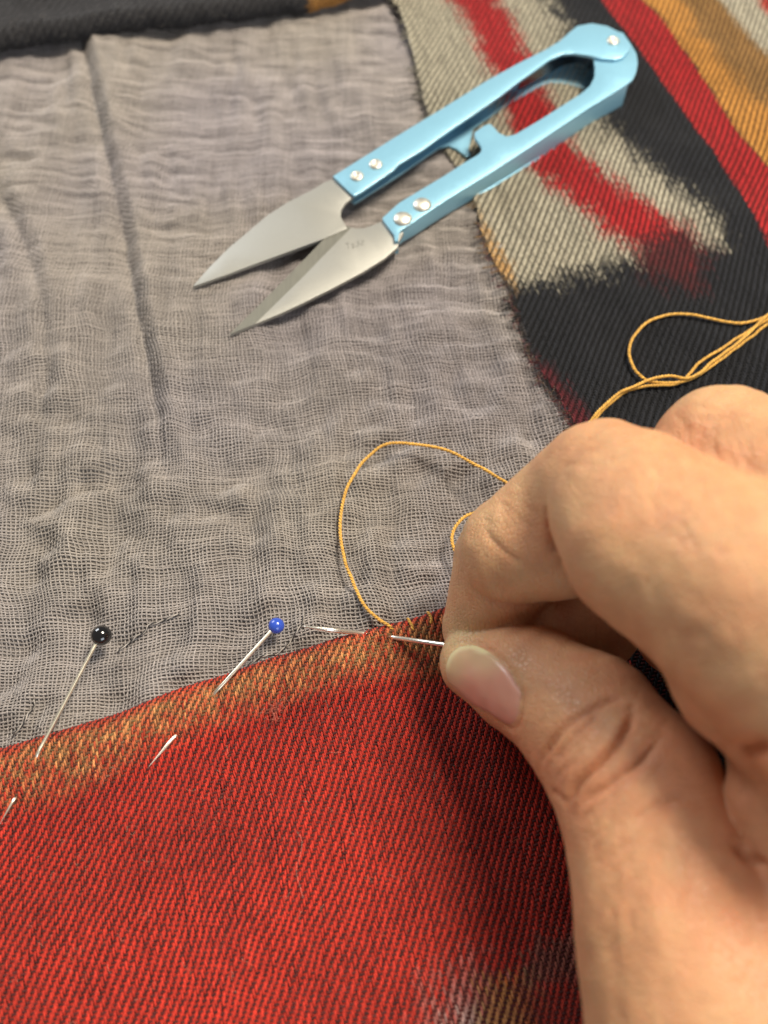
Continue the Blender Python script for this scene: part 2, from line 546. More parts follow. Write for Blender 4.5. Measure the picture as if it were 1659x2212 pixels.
def right_keep_sheet(x, y, i, u, v):
    s, _, _ = signed_line(x, y, EDGE_R)
    return (s > 0.5) & (x < 112) & (y < 208) & (y > -18) & (x - 0.2 * y < 82)


# sign check: the right cloth lies on the side where signed_line is negative if the line runs towards the viewer
_s, _, _ = signed_line(np.array([60.0]), np.array([120.0]), EDGE_R)
SGN = 1.0 if _s[0] > 0 else -1.0
_rk, _rs, _gk = right_keep, right_keep_sheet, gauze_keep


def flipkeep(thr, fr):
    def k(x, y, i, u, v):
        s, _, _ = signed_line(x, y, EDGE_R)
        s = s * SGN
        e = fray[(i * 7) % 4000] * fr
        return (s > thr - e) & (x < 112) & (y < 208) & (y > -14) & (x < 58 + 0.21 * y)
    return k


def twill(name, P, u0, u1, v0, v1, pw, pf, dw, df, keepw, keepf, keeps, root, lining=True, amp=0.13, mirror=False, arch=((-1, -.45), (0, .85), (1, -.45))):
    upw = (lambda i, j: ((i + j) % 4) < 2) if mirror else (lambda i, j: ((i - j) % 4) < 2)
    upf = (lambda i, j: ((i + j) % 4) >= 2) if mirror else (lambda i, j: ((j - i) % 4) >= 2)
    U = np.arange(u0, u1, pw); Vv = np.arange(v0, v1, pf)
    U = U + rng.normal(0, 0.02, len(U)); Vv = Vv + rng.normal(0, 0.03, len(Vv))
    v_, f_, d_, t_ = weave_set(P, U, Vv, True, upw, amp, pw * 0.43, 0.95, dw, keepw, sub=2, wob=0.05, arch=arch)
    tag(mesh_obj('warp_yarn', v_, f_, M_TWILL, root, col=d_, uv=t_), kind='stuff')
    v_, f_, d_, t_ = weave_set(P, Vv, U, False, upf, amp * 0.8, pf * 0.30, 0.8, df, keepf, sub=1, wob=0.03, arch=((-1, -.4), (0, .9), (1, -.4)))
    tag(mesh_obj('weft_yarn', v_, f_, M_TWILL, root, col=d_, uv=t_), kind='stuff')
    if lining:
        v_, f_, d_, t_ = sheet(P, u0, u1, v0, v1, 1.0, -0.32, keeps, lambda u, v, c, i, H: df(u, v, c, i, H) * 0.6)
        mesh_obj('lining', v_, f_, M_LINING, root, col=d_, uv=t_)


g = empty('striped_cloth', (50, 120, 0))
tag(g, 'striped twill cloth in black, red, cream and mustard under the pivot of the snips', 'cloth')
twill('striped', P_right, -75, 90, -115, 135, 0.36, 0.50, dye_right_warp, dye_right_weft, flipkeep(0.25, 0.25), flipkeep(0.0, 1.0), flipkeep(0.6, 0.0), g, amp=0.16)

# --- dark cloth folded over at the top left
EDGE_T = polyP([(-260, 190), (-60, 140), (0, 122), (60, 105), (140, 92), (220, 82), (330, 68), (430, 56), (520, 42), (610, 28), (690, 14), (760, 4), (835, -12), (900, -60)], 3.0)
_s, _, _ = signed_line(np.array([-50.0]), np.array([205.0]), EDGE_T)
SGT = 1.0 if _s[0] > 0 else -1.0


def rolled(line, sgn, height, rad):
    """surface that lies flat inside the line and rolls down over it. u along, v = distance inside (negative goes round the fold)"""
    line = np.asarray(line)[:, :2]
    seg = np.diff(line, axis=0); L = np.linalg.norm(seg, axis=1); S = np.r_[0, np.cumsum(L)]
    fine = np.linspace(0, S[-1], 400)
    cx = np.interp(fine, S, line[:, 0]); cy = np.interp(fine, S, line[:, 1])
    k = np.hanning(21); k /= k.sum()
    cxs = np.convolve(np.pad(cx, 10, mode='reflect', reflect_type='odd'), k, 'valid')
    cys = np.convolve(np.pad(cy, 10, mode='reflect', reflect_type='odd'), k, 'valid')
    tx = np.gradient(cxs, fine); ty = np.gradient(cys, fine); q = np.hypot(tx, ty); tx /= q; ty /= q
    nx, ny = -ty * sgn, tx * sgn
    # far from the edge all rulings become parallel
    mx, my = nx.mean(), ny.mean(); q = math.hypot(mx, my); mx /= q; my /= q
    return fine, cxs, cys, nx, ny, mx, my


def P_rolled(spec, rad, top_h, dirw):
    fine, cx, cy, nx, ny, mx, my = spec

    def P(u, v):
        uu = np.clip(u, fine[0], fine[-1])
        x0 = np.interp(uu, fine, cx); y0 = np.interp(uu, fine, cy)
        x0 = x0 + (u - uu) * my; y0 = y0 - (u - uu) * mx
        ang = v / rad
        flat = np.maximum(v, 0)
        rr = np.where(v >= 0, flat, -rad * np.sin(np.minimum(-ang, math.pi)) * -1)
        # v<0: travel round a half circle of radius rad, then lie flat underneath
        a = np.clip(-ang, 0, math.pi)
        off = np.where(v >= 0, v, -rad * np.sin(a) + np.maximum(-v - math.pi * rad, 0))
        drop = np.where(v >= 0, 0, rad * (1 - np.cos(a)))
        x = x0 + mx * (off + rad); y = y0 + my * (off + rad)
        z = top_h(u, np.maximum(v, 0)) - drop
        return np.stack([x, y, z], -1)
    return P


spec_t = rolled(EDGE_T, SGT, 0, 0)


def top_h(u, v):
    return 7.0 + 1.2 * noise2(u * 0.05, v * 0.06, 90) + 0.5 * noise2(u * 0.15, v * 0.12, 91)


_Pt = P_rolled(spec_t, 2.6, top_h, 0)


def P_top(u, v):
    p = _Pt(u, v)
    w = 0.9 * noise2(u * 0.10, 0 * u + 2, 97) + 0.35 * noise2(u * 0.35, v * 0.1, 98)
    return p + np.stack([0 * w, w * np.exp(-np.maximum(v, 0) / 4.0), 0.5 * w], -1)

T_LAY = [(poly2([(655, -90), (900, -90), (860, 40), (670, 22)], 5), (0.45, 0.22, 0.06), 1.2)]


def dye_top(u, v, c, i, H):
    D = patches(c, i, v, T_LAY, (0.035, 0.034, 0.037))
    return np.clip(D * (1 + 0.3 * noise2(i * 4.3 + 0 * u, v * 0.2, 95))[..., None], 0.003, 1)


def keep_all(x, y, i, u, v): return (v > -5.8) & (y < 214) & (x > -(57 + 0.21 * y)) & (x < 26)


g = empty('folded_cloth', (-50, 200, 0))
tag(g, 'charcoal twill cloth folded over at the top left, blurred, above the grey gauze', 'cloth')
twill('top', P_top, spec_t[0][0], spec_t[0][-1], -6.0, 24, 0.48, 0.56, dye_top, dye_top, keep_all, keep_all, keep_all, g)

# --- the red cloth with its rolled hem
_s, _, _ = signed_line(np.array([0.0]), np.array([10.0]), HEM)
SGH = 1.0 if _s[0] > 0 else -1.0
spec_h = rolled(HEM, SGH, 0, 0)
fineh = spec_h[0]


def hem_h(u, v):
    z = 2.75 + 0.65 * np.exp(-((v - 1.6) / 2.6) ** 2)
    step = 7.6 + 0.8 * noise2(u * 0.09, 0 * u, 100)
    z = z - 0.60 * smooth(step - 1.5, step + 1.5, v)
    z += 0.30 * noise2(u * 0.09, v * 0.07, 101) + 0.16 * noise2(u * 0.25, v * 0.2, 102)
    z += 0.45 * np.sin(u * 0.16 + 1.0) * np.exp(-v / 14.0) * 0.5
    return z


PIN_BITES = [(pt(*a_, 2.9)[:2], pt(*b_, 2.9)[:2]) for a_, b_ in (((80, 1631), (30, 1728)), ((464, 1497), (376, 1593)), ((788, 1369), (849, 1377)))]
_Ph = P_rolled(spec_h, 1.25, hem_h, 0)


def P_hem(u, v):
    # the weave runs at a slant to the hem
    uu = u + 0.70 * noise2(u * 0.06, v * 0.06, 105) + 0.16 * noise2(u * 0.35, v * 0.28, 107) + 0.05 * noise2(u * 1.1, v * 0.8, 108)
    p = _Ph(uu, v + 0.25 * noise2(u * 0.11, v * 0.08, 106) + 0.12 * noise2(u * 0.4, v * 0.35, 109))
    x, y, z = p[..., 0], p[..., 1], p[..., 2]
    for (ea, la) in PIN_BITES:
        e = la - ea; t = np.clip(((x - ea[0]) * e[0] + (y - ea[1]) * e[1]) / (e @ e), 0, 1)
        dl = np.hypot(x - ea[0] - t * e[0], y - ea[1] - t * e[1])
        z = z + 0.50 * np.exp(-(dl / 0.9) ** 2) * np.sin(math.pi * t) ** 0.6
        for q in (ea, la):
            z = z - 0.42 * np.exp(-((x - q[0]) ** 2 + (y - q[1]) ** 2) / 0.9)
    # to the right the cloth sags away below the hand
    d = smooth(12, 42, x + 0.25 * (30 - y)) * smooth(4, 22, v)
    return np.stack([x, y, z - 1.8 * d], -1)


TAN = (0.66, 0.30, 0.11)


def hem_layers(u, v, D, i, warp):
    x = u
    n = 0.5 + 0.5 * noise2(i * 6.1 + 0 * u, v * 0.35 if warp else u * 0.35, 110)
    lim = 7.0 + 2.0 * noise2(u * 0.07, 0 * u, 111)
    w = (1 - smooth(lim - 3.5, lim + 2.5, v)) * smooth(-1.6, 1.0, v) * (1 - 0.35 * smooth(6, 22, x - 10))
    n = np.clip(n + 0.35 * noise2(u * 0.9, v * 0.9, 120), 0, 1)
    w = np.clip(w * (0.22 + 1.30 * n), 0, 1)[..., None]
    return D, w


def dye_hem_warp(u, v, c, i, H):
    red = np.array((0.53, 0.036, 0.020)); D = np.broadcast_to(red, c.shape).copy()
    deep = (0.5 + 0.5 * noise2(u * 0.06, v * 0.08, 112))[..., None]
    D = D * (0.78 + 0.36 * deep)
    spot = smooth(0.25, 0.75, noise2(i * 3.9 + 0 * u, v * 0.30, 118) * 0.7 + 0.6 * noise2(u * 0.1, v * 0.13, 119))[..., None]
    D = D * (1 - 0.22 * spot) + np.array((0.10, 0.012, 0.012)) * 0.22 * spot
    D, w = hem_layers(u, v, D, i, True)
    tan = np.array(TAN) * (0.8 + 0.5 * noise2(i * 3.3 + 0 * u, v * 0.5, 113))[..., None]
    D = D * (1 - w) + np.clip(tan, 0, 1) * w
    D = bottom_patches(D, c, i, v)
    return np.clip(D * (1 + 0.24 * noise2(i * 9.9 + 0 * u, v * 0.4, 114))[..., None], 0.004, 1)


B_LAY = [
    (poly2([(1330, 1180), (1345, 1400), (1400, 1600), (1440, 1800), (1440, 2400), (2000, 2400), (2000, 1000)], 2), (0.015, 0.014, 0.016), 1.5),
    (poly2([(940, 2120), (1010, 2085), (1140, 2140), (1180, 2320), (1040, 2330), (930, 2250)], 2), (0.42, 0.20, 0.17), 2.2),
    (poly2([(970, 2180), (1030, 2165), (1060, 2330), (960, 2330)], 2), (0.46, 0.36, 0.32), 1.6),
    (poly2([(1030, 2120), (1150, 2110), (1180, 2330), (1060, 2330)], 2), (0.50, 0.25, 0.05), 1.6),
    (poly2([(1150, 2030), (1330, 2000), (1340, 2110), (1130, 2130)], 2), (0.16, 0.12, 0.085), 1.2),
    (poly2([(1120, 2140), (1340, 2120), (1340, 2330), (1160, 2330)], 2), (0.30, 0.035, 0.02), 1.2),
]


def bottom_patches(D, c, i, al):
    x, y = c[..., 0], c[..., 1]
    for poly, colr, soft in B_LAY:
        d = polydist(x, y, poly)
        jit = soft * (1.2 * noise2(i * 5.31 + 0 * x, 0.2 * al, len(poly)) + 0.5 * noise2(x * 0.5, y * 0.5, 7))
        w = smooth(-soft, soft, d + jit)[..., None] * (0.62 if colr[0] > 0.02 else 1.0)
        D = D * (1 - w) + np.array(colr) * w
    return D


def dye_hem_weft(u, v, c, i, H):
    D = np.broadcast_to(np.array((0.085, 0.016, 0.014)), c.shape).copy()
    D, w = hem_layers(u, v, D, i, False)
    D = D * (1 - 0.6 * w) + np.array((0.26, 0.19, 0.075)) * w * 0.6
    return np.clip(D * (1 + 0.4 * noise2(i * 7.9 + 0 * u, u * 0.4, 116))[..., None], 0.003, 1)


def keep_hem(x, y, i, u, v): return (v > -6.5) & (y > -17) & (x > -(56 + 0.21 * y)) & (x < 62 + 0.21 * y)


SH = -0.06


def slant(P):
    # yarns cross the hem at a slant: u' = u + SH * v
    return lambda a, b: P(a + SH * b, b)


def undo(fn):
    return lambda a, b, c, i, H: fn(a + SH * b, b, c, i, H)


def keep_slant(x, y, i, a, b): return keep_hem(x, y, i, a, b)


g = empty('red_cloth', (-10, 30, 0))
tag(g, 'red twill cloth with a folded tan edge held by the pins and the needle', 'cloth')
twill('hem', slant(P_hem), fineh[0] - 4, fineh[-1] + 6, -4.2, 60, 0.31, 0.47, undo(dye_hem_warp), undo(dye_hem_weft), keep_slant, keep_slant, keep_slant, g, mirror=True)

# ------------------------------------------------------------------ table under the cloths
V = np.array([(-400, -300, -3.2), (400, -300, -3.2), (400, 600, -3.2), (-400, 600, -3.2), (-400, -300, -20), (400, -300, -20), (400, 600, -20), (-400, 600, -20)], float)
tb = mesh_obj('table_top', V, [(0, 1, 2, 3), (7, 6, 5, 4), (0, 4, 5, 1), (1, 5, 6, 2), (2, 6, 7, 3), (3, 7, 4, 0)], plain_mat('table_wood', (0.16, 0.09, 0.05), 0.5, noise=0.5, scale=30), smooth=False)
tag(tb, kind='structure')

# ------------------------------------------------------------------ thread snips
M_BLUE = plain_mat('blue_enamel', (0.27, 0.55, 0.72), 0.32, 0.30, noise=0.05, scale=1500, bump=0.02, coat=0.5)
M_STEEL = plain_mat('brushed_steel', (0.40, 0.395, 0.36), 0.48, 0.45, noise=0.30, scale=1800, bump=0.16, aniso=(0.6, 12.0))
M_BEVEL = plain_mat('ground_steel', (0.22, 0.215, 0.18), 0.50, 0.45, noise=0.3, scale=2500, bump=0.35, aniso=(-0.9, 0.08))
M_RIVET = plain_mat('rivet_steel', (0.80, 0.77, 0.68), 0.42, 0.9, noise=0.15, scale=1200, bump=0.05)
M_SPRING = plain_mat('spring_steel', (0.20, 0.22, 0.26), 0.25, 1.0)
M_CHROME = plain_mat('pin_steel', (0.90, 0.84, 0.68), 0.30, 0.9, noise=0.05)


def c3(pts): return [(398.2 + .32 * x, 298.6 + .32 * y) for x, y in pts]
def c4(pts): return [(862.7 + .34 * x, 33.2 + .34 * y) for x, y in pts]


def dense(poly, step, closed=True):
    out = []
    n = len(poly)
    for i in range(n if closed else n - 1):
        a = np.array(poly[i], float); b = np.array(poly[(i + 1) % n], float)
        k = max(1, int(np.linalg.norm(b - a) / step))
        for t in range(k): out.append(a + (b - a) * t / k)
    if not closed: out.append(np.array(poly[-1], float))
    return out


def smooth_closed(poly, it=1):
    P = np.array(poly, float)
    for _ in range(it):
        Q = np.empty((len(P) * 2, P.shape[1]))
        N_ = np.roll(P, -1, 0)
        Q[0::2] = P * .78 + N_ * .22; Q[1::2] = P * .22 + N_ * .78
        P = Q
    return P


def plate(name, outline, zfun, thick, mat, parent, bevel=0.0, smooth_it=1):
    """flat plate cut to an outline (world xy mm) with real thickness"""
    import bmesh
    O = smooth_closed(dense([tuple(p[:2]) for p in outline], 0.55), 2) if smooth_it else np.array(outline, float)
    bm = bmesh.new()
    top = [bm.verts.new((x, y, zfun(x, y))) for x, y in O[:, :2]]
    bm.faces.new(top)
    r = bmesh.ops.extrude_face_region(bm, geom=bm.faces[:])
    for v in [e for e in r['geom'] if isinstance(e, bmesh.types.BMVert)]: v.co.z -= thick
    bmesh.ops.recalc_face_normals(bm, faces=bm.faces[:])
    if bevel:
        ed = [e for e in bm.edges if len(e.link_faces) == 2 and e.calc_face_angle(0) > 0.8 and abs((e.verts[0].co - e.verts[1].co).z) < thick * 0.5]
        bmesh.ops.bevel(bm, geom=ed, offset=bevel, segments=2, affect='EDGES', clamp_overlap=True, profile=0.5)
    bmesh.ops.triangulate(bm, faces=bm.faces[:])
    off = np.array(parent.location) / SC if parent else np.zeros(3)
    for v in bm.verts: v.co = Vector([(v.co[k] - off[k]) * SC for k in range(3)])
    me = bpy.data.meshes.new(name); bm.to_mesh(me); bm.free()
    me.materials.append(mat)
    for p in me.polygons: p.use_smooth = abs(p.normal.z) < 0.985
    me.set_sharp_from_angle(angle=math.radians(30))
    o = bpy.data.objects.new(name, me); COL.objects.link(o)
    if parent: o.parent = parent
    return o


_piv = np.array(at(1324, 88, 8.0)[:2]); _heel = np.array(at(800, 450, 5.4)[:2]); _ax = _heel - _piv; _al = np.linalg.norm(_ax); _ax /= _al


def run(x, y): return ((np.asarray(x) - _piv[0]) * _ax[0] + (np.asarray(y) - _piv[1]) * _ax[1]) / _al      # 0 at the pivot, 1 at the heel of the blades


def z_top(x, y): return 8.2 - 2.6 * run(x, y)
def z_up(x, y): return z_top(x, y) + 0.75 - 0.45 * run(x, y)
def z_low(x, y): return z_top(x, y) - 5.6 + 3.0 * run(x, y)
def z_low2(x, y): return z_low(x, y) - 0.2
def z_blade_a(x, y): return z_up(x, y) - 0.75
def z_blade_b(x, y): return z_top(x, y) - 0.72




def W(pts, zf):
    P_ = np.array(pts, float); z = np.full(len(P_), 5.0)
    for _ in range(8):
        q = at(P_[:, 0], P_[:, 1], z)
        z = zf(q[:, 0], q[:, 1]) if callable(zf) else np.full(len(P_), float(zf))
    return [tuple(r[:2]) for r in at(P_[:, 0], P_[:, 1], z)]


def wall(name, line, z0, z1, thick, sgn, mat, parent):
    """upright strip along a world polyline"""
    L = catmull(np.array([(x, y, 0) for x, y in line]), 1.2)[:, :2]
    T = np.gradient(L, axis=0); T /= np.linalg.norm(T, axis=1)[:, None]
    Nn = np.stack([-T[:, 1], T[:, 0]], 1) * sgn
    rows = []
    a0 = z0(L[:, 0], L[:, 1]); a1 = z1(L[:, 0], L[:, 1]); rd = 0.5
    for o_, z in [(0, a0), (0, a1 - rd), (rd * .3, a1 - rd * .3), (rd, a1 - 0.03), (thick, a1 - 0.05), (thick, a0)]: rows.append(np.c_[L + Nn * o_, z])
    R = np.stack(rows, 1); n, k = R.shape[:2]
    F = []
    for i in range(n - 1):
        for j in range(k): F.append((i * k + j, i * k + (j + 1) % k, (i + 1) * k + (j + 1) % k, (i + 1) * k + j))
    F.append(tuple(range(k))); F.append(tuple((n - 1) * k + j for j in range(k))[::-1])
    o = mesh_obj(name, R.reshape(-1, 3), F, mat, parent)
    o.data.set_sharp_from_angle(angle=math.radians(50))
    return o


def disc(name, centre, prof, mat, parent, seg=36):
    """turned part: prof [(r,z)...] about a vertical axis at centre"""
    V, F = [], []
    for r, z in prof:
        for s in range(seg):
            a = 2 * math.pi * s / seg
            V.append((centre[0] + r * math.cos(a), centre[1] + r * math.sin(a), centre[2] + z))
    m = len(prof)
    for i in range(m - 1):
        for s in range(seg):
            F.append((i * seg + s, i * seg + (s + 1) % seg, (i + 1) * seg + (s + 1) % seg, (i + 1) * seg + s))
    F.append(tuple(range(seg))[::-1]); F.append(tuple((m - 1) * seg + s for s in range(seg)))
    o = mesh_obj(name, np.array(V), F, mat, parent)
    o.data.set_sharp_from_angle(angle=math.radians(60))
    return o


snips = empty('thread_snips', tuple(pt(1050, 330, 2.0)))
tag(snips, 'thread snips with pale blue metal handles and open steel blades', 'snips')

UP_OUT = [(719, 380)] + c4([(0, 755), (280, 585), (560, 410), (760, 300), (930, 215), (1020, 160), (1070, 115), (1130, 65), (1220, 48), (1320, 65), (1400, 105), (1450, 150), (1475, 190), (1460, 225), (1420, 265), (1370, 278)])
UP_IN = c4([(1280, 272), (1190, 250), (1110, 238), (1040, 242), (960, 275), (870, 340), (760, 418), (640, 510), (480, 620), (300, 740), (150, 850), (0, 940)]) + [(849, 367), (782, 413), (764, 423)]


def child_empty(name, parent, loc):
    o = bpy.data.objects.new(name, None); COL.objects.link(o); o.parent = parent
    o.location = Vector([c * SC for c in loc]) - parent.location
    return o


h1 = plate('handle', W(UP_OUT + UP_IN, z_up), z_up, 0.7, M_BLUE, snips, bevel=0.16)
# back wall of the far handle and its lower flange
wl = W([(721, 381)] + c4([(0, 758), (280, 588), (560, 413), (760, 303), (930, 220), (1020, 166), (1075, 122), (1130, 75)]), z_up)
wall('side_wall', wl, z_low, lambda x, y: z_up(x, y) - 0.3, 0.7, -1, M_BLUE, snips)
LOWF = [(700, 398)] + c4([(0, 850), (560, 480), (930, 290), (1150, 150), (1300, 150), (1420, 260), (1440, 420), (1300, 520), (1190, 478), (1150, 458), (1060, 432), (960, 425), (900, 445), (700, 560), (560, 655), (470, 718), (455, 780), (440, 850), (455, 885), (430, 898), (360, 845), (310, 825), (250, 838), (0, 1010)]) + [(766, 438)]
plate('lower_flange', W(LOWF, z_low), z_low, 0.6, M_BLUE, snips, bevel=0.12)
# near handle
LO = c3([(1335, 540)]) + c4([(0, 1190), (100, 1130), (300, 1010), (430, 925), (500, 885), (523, 860), (520, 830), (480, 775), (475, 745), (540, 700), (575, 688), (600, 710), (630, 745), (680, 770), (740, 755), (900, 660), (1040, 570), (1150, 500), (1210, 450), (1240, 390), (1243, 330), (1232, 262), (1250, 150), (1330, 90), (1420, 110), (1470, 180), (1505, 240), (1515, 300), (1505, 360), (1485, 405), (1455, 430)])
LO_OUT = c4([(1380, 480), (1200, 590), (900, 790), (600, 985), (300, 1170), (100, 1305), (0, 1370)]) + [(860, 519)]
plate('handle', W(LO + LO_OUT, z_top), z_top, 0.7, M_BLUE, snips, bevel=0.16)
wall('side_wall', W(c4([(1455, 432), (1380, 482), (1200, 592), (900, 792), (600, 987), (300, 1172), (100, 1307), (0, 1372)]) + [(861, 520)], z_top), lambda x, y: z_low2(x, y) - 0.6, z_top, 0.7, -1, M_BLUE, snips)
LB = c4([(100, 1220), (430, 1010), (540, 800), (740, 830), (1040, 650), (1260, 480), (1300, 200), (1420, 190), (1500, 300), (1480, 440), (1380, 500), (1200, 600), (900, 800), (600, 995), (320, 1150), (120, 1250)])
_d = np.array(W(LB, z_top))
plate('lower_flange', _d, z_low2, 0.6, M_BLUE, snips, bevel=0.1)

# blades
A_OUT = c3([(1180, 330), (1120, 240), (1005, 275), (940, 300), (860, 350), (700, 430), (560, 520), (420, 640), (300, 740), (170, 870), (58, 1000), (300, 915), (600, 803), (935, 680), (1100, 610), (1080, 575), (1055, 530), (1058, 485), (1085, 440), (1135, 400)])
plate('blade', W(A_OUT, z_blade_a), z_blade_a, 0.7, M_STEEL, snips, bevel=0.06, smooth_it=0)
B_OUT = c3([(1480, 640), (1390, 500), (1335, 558), (1280, 583), (1220, 604), (1160, 608), (1110, 598), (1045, 572), (800, 830), (560, 1072), (305, 1325), (480, 1252), (650, 1182), (800, 1112), (1000, 1012), (1200, 905), (1350, 812), (1440, 735), (1450, 690)])
zbl = z_blade_b
plate('blade', W(B_OUT, zbl), zbl, 0.8, M_STEEL, snips, bevel=0.13, smooth_it=0)
BEV = W(c3([(1045, 573), (1125, 605), (960, 770), (800, 935), (640, 1092), (480, 1250), (400, 1284), (307, 1323), (560, 1071), (800, 829)]), zbl)
plate('ground_edge', BEV, lambda x, y: zbl(x, y) + 0.04, 0.05, M_BEVEL, snips, smooth_it=0)
# stamped mark near the heel of the near blade
mk = []
for (x0, y0, x1, y1) in [(1085, 715, 1120, 708), (1100, 700, 1108, 745), (1125, 720, 1150, 712), (1130, 735, 1160, 728), (1140, 705, 1138, 748), (1162, 700, 1185, 712), (1175, 690, 1168, 735), (1190, 690, 1212, 700), (1195, 712, 1215, 690), (1182, 722, 1210, 716)]:
    a = np.array(W(c3([(x0, y0)]), zbl)[0]); b = np.array(W(c3([(x1, y1)]), zbl)[0])
    C = np.array([[*a, zbl(*a) + 0.02], [*b, zbl(*b) + 0.02]])
    mk.append(tube(C, 0.03, 5))
V_, F_ = merge(mk)
mesh_obj('stamped_mark', V_, F_, plain_mat('etched_grey', (0.16, 0.155, 0.14), 0.6, 0.4), snips)

for px_, py_ in [(771, 381), (811.6, 355.6), (1324.4, 88.6)]:
    q = W([(px_, py_)], z_up)[0]; c = (q[0], q[1], z_up(*q))
    disc('eyelet', c, [(1.32, -0.1), (1.32, 0.10), (1.20, 0.30), (0.95, 0.38), (0.72, 0.32), (0.60, 0.12), (0.50, 0.05), (0.12, 0.05)], M_RIVET, snips)
for (px_, py_) in [(870, 473), (912, 442.6)]:
    q = W([(px_, py_)], z_top)[0]; c = (q[0], q[1], z_top(*q))
    disc('rivet', c, [(1.80, -0.1), (1.80, 0.06), (1.68, 0.24), (1.40, 0.45), (1.0, 0.60), (0.55, 0.69), (0.1, 0.71)], M_RIVET, snips)
# leaf spring bent between the handles
sp = catmull(np.array([at(x, y, 5.6) for x, y in c4([(760, 425), (860, 372), (960, 318), (1040, 275), (1120, 250), (1200, 262), (1300, 300)])]), 0.6)
T = np.gradient(sp, axis=0); T /= np.linalg.norm(T, axis=1)[:, None]
Nn = np.cross(T, [0, 0, 1.0])
rows = np.stack([sp + np.array([0, 0, 1.6]), sp + Nn * .3 + np.array([0, 0, 1.6]), sp + Nn * .3 - np.array([0, 0, 1.6]), sp - np.array([0, 0, 1.6])], 1)
n = len(sp); F = [(i * 4 + j, i * 4 + (j + 1) % 4, (i + 1) * 4 + (j + 1) % 4, (i + 1) * 4 + j) for i in range(n - 1) for j in range(4)] + [(0, 1, 2, 3), tuple((n - 1) * 4 + j for j in (3, 2, 1, 0))]
mesh_obj('spring', rows.reshape(-1, 3), F, M_SPRING, snips, smooth=False)

# ------------------------------------------------------------------ pins
_fu, _fv = np.meshgrid(np.linspace(fineh[0], fineh[-1], 500), np.linspace(-1.2, 40, 200), indexing='ij')
HEMS = P_hem(_fu, _fv).reshape(-1, 3)


def on_hem(px, py, up=0.0):
    """the point of the cloth seen at a photo point, lifted by up mm"""
    z = 2.5
    for _ in range(6):
        q = at(px, py, z + up)
        k = np.argmin(((HEMS[:, :2] - q[:2]) ** 2).sum(1))
        z = HEMS[k, 2] + 0.25 if ((HEMS[k, :2] - q[:2]) ** 2).sum() < 1.0 else 2.6
    return at(px, py, z + up)


def taper_pin(a, b, r, tip=3.0):
    C = np.linspace(a, b, 60)
    d = np.linalg.norm(C - b, axis=1)
    return tube(C, r * np.clip(d / tip, 0.06, 1), 10)


def ball(c, r, seg=40, ring=24, squash=1.0):
    V, F = [], []
    for i in range(1, ring):
        for s in range(seg):
            p = math.pi * i / ring; a = 2 * math.pi * s / seg
            V.append((c[0] + r * math.sin(p) * math.cos(a), c[1] + r * math.sin(p) * math.sin(a), c[2] + r * squash * math.cos(p)))
    V.append((c[0], c[1], c[2] + r * squash)); V.append((c[0], c[1], c[2] - r * squash))
    for i in range(ring - 2):
        for s in range(seg): F.append((i * seg + s, (i + 1) * seg + s, (i + 1) * seg + (s + 1) % seg, i * seg + (s + 1) % seg))
    t = len(V) - 2
    for s in range(seg):
        F.append((t, s, (s + 1) % seg)); F.append((t + 1, (ring - 2) * seg + (s + 1) % seg, (ring - 2) * seg + s))
    return np.array(V), F


def make_pin(label, head, neck, enter, leave, tipp, zs, r_head, mat):
    g = empty('dressmaking_pin', tuple(pt(*neck, zs[1])))
    tag(g, label, 'pin', 'ball-headed pins holding the red hem')
    hc = at(*head, zs[0])
    e0, l0, t0 = on_hem(*enter, 0.1), on_hem(*leave, 0.1), on_hem(*tipp, 0.45)
    mids = [e0 + (l0 - e0) * f + np.array([0, 0, -1.0]) for f in (0.15, 0.5, 0.85)]
    pts = np.vstack([at(*neck, zs[1]), on_hem(neck[0] + (enter[0] - neck[0]) * .8, neck[1] + (enter[1] - neck[1]) * .8, 0.55), e0, *mids, l0, t0])
    line = catmull(np.vstack([hc + (pts[0] - hc) * 0.6, pts]), 0.5)
    d = np.linalg.norm(line - line[-1], axis=1)
    V, F = tube(line, 0.27 * np.clip(d / 4.0, 0.10, 1), 12)
    mesh_obj('pin_shaft', V, F, M_CHROME, g)
    V, F = ball(hc, r_head, squash=0.95)
    mesh_obj('pin_head', V, F, mat, g)
    return g


M_BLK = plain_mat('black_glass', (0.004, 0.004, 0.005), 0.06, coat=1.0)
M_BLU = plain_mat('blue_plastic', (0.03, 0.085, 0.50), 0.22, coat=0.6)
make_pin('pin with a glossy black ball head, left of the blue-headed one', (218.8, 1372.8), (206, 1393), (80, 1631), (30, 1728), (-2, 1783), (4.2, 4.2, 3.9, 3.6, 4.3), 1.52, M_BLK)
make_pin('pin with a shiny blue ball head, nearer the needle', (597, 1351.6), (586, 1363), (464, 1497), (376, 1593), (319, 1659), (4.2, 4.2, 4.0, 3.5, 4.2), 1.20, M_BLU)

# ------------------------------------------------------------------ sewing needle
nd = empty('sewing_needle', tuple(pt(851, 1377, 3.5)))
tag(nd, 'bright steel sewing needle passed through the hem, its eye end pinched under the thumb tip', 'needle')
L_ = catmull(np.array([at(655, 1353, 5.6), at(720, 1361, 4.8), on_hem(788, 1369, -0.4), on_hem(818, 1373, -1.0), on_hem(849, 1377, -0.1), at(905, 1385, 6.0), at(960, 1393, 8.2), at(1010, 1400, 10.0)]), 0.5)
d = np.linalg.norm(L_ - L_[0], axis=1)
V, F = tube(L_, 0.36 * np.clip(0.16 + d / 4.5, 0.10, 1) ** 0.7, 14)
M_NEEDLE = plain_mat('needle_steel', (0.90, 0.87, 0.78), 0.24, 0.9)
mesh_obj('needle_shaft', V, F, M_NEEDLE, nd)

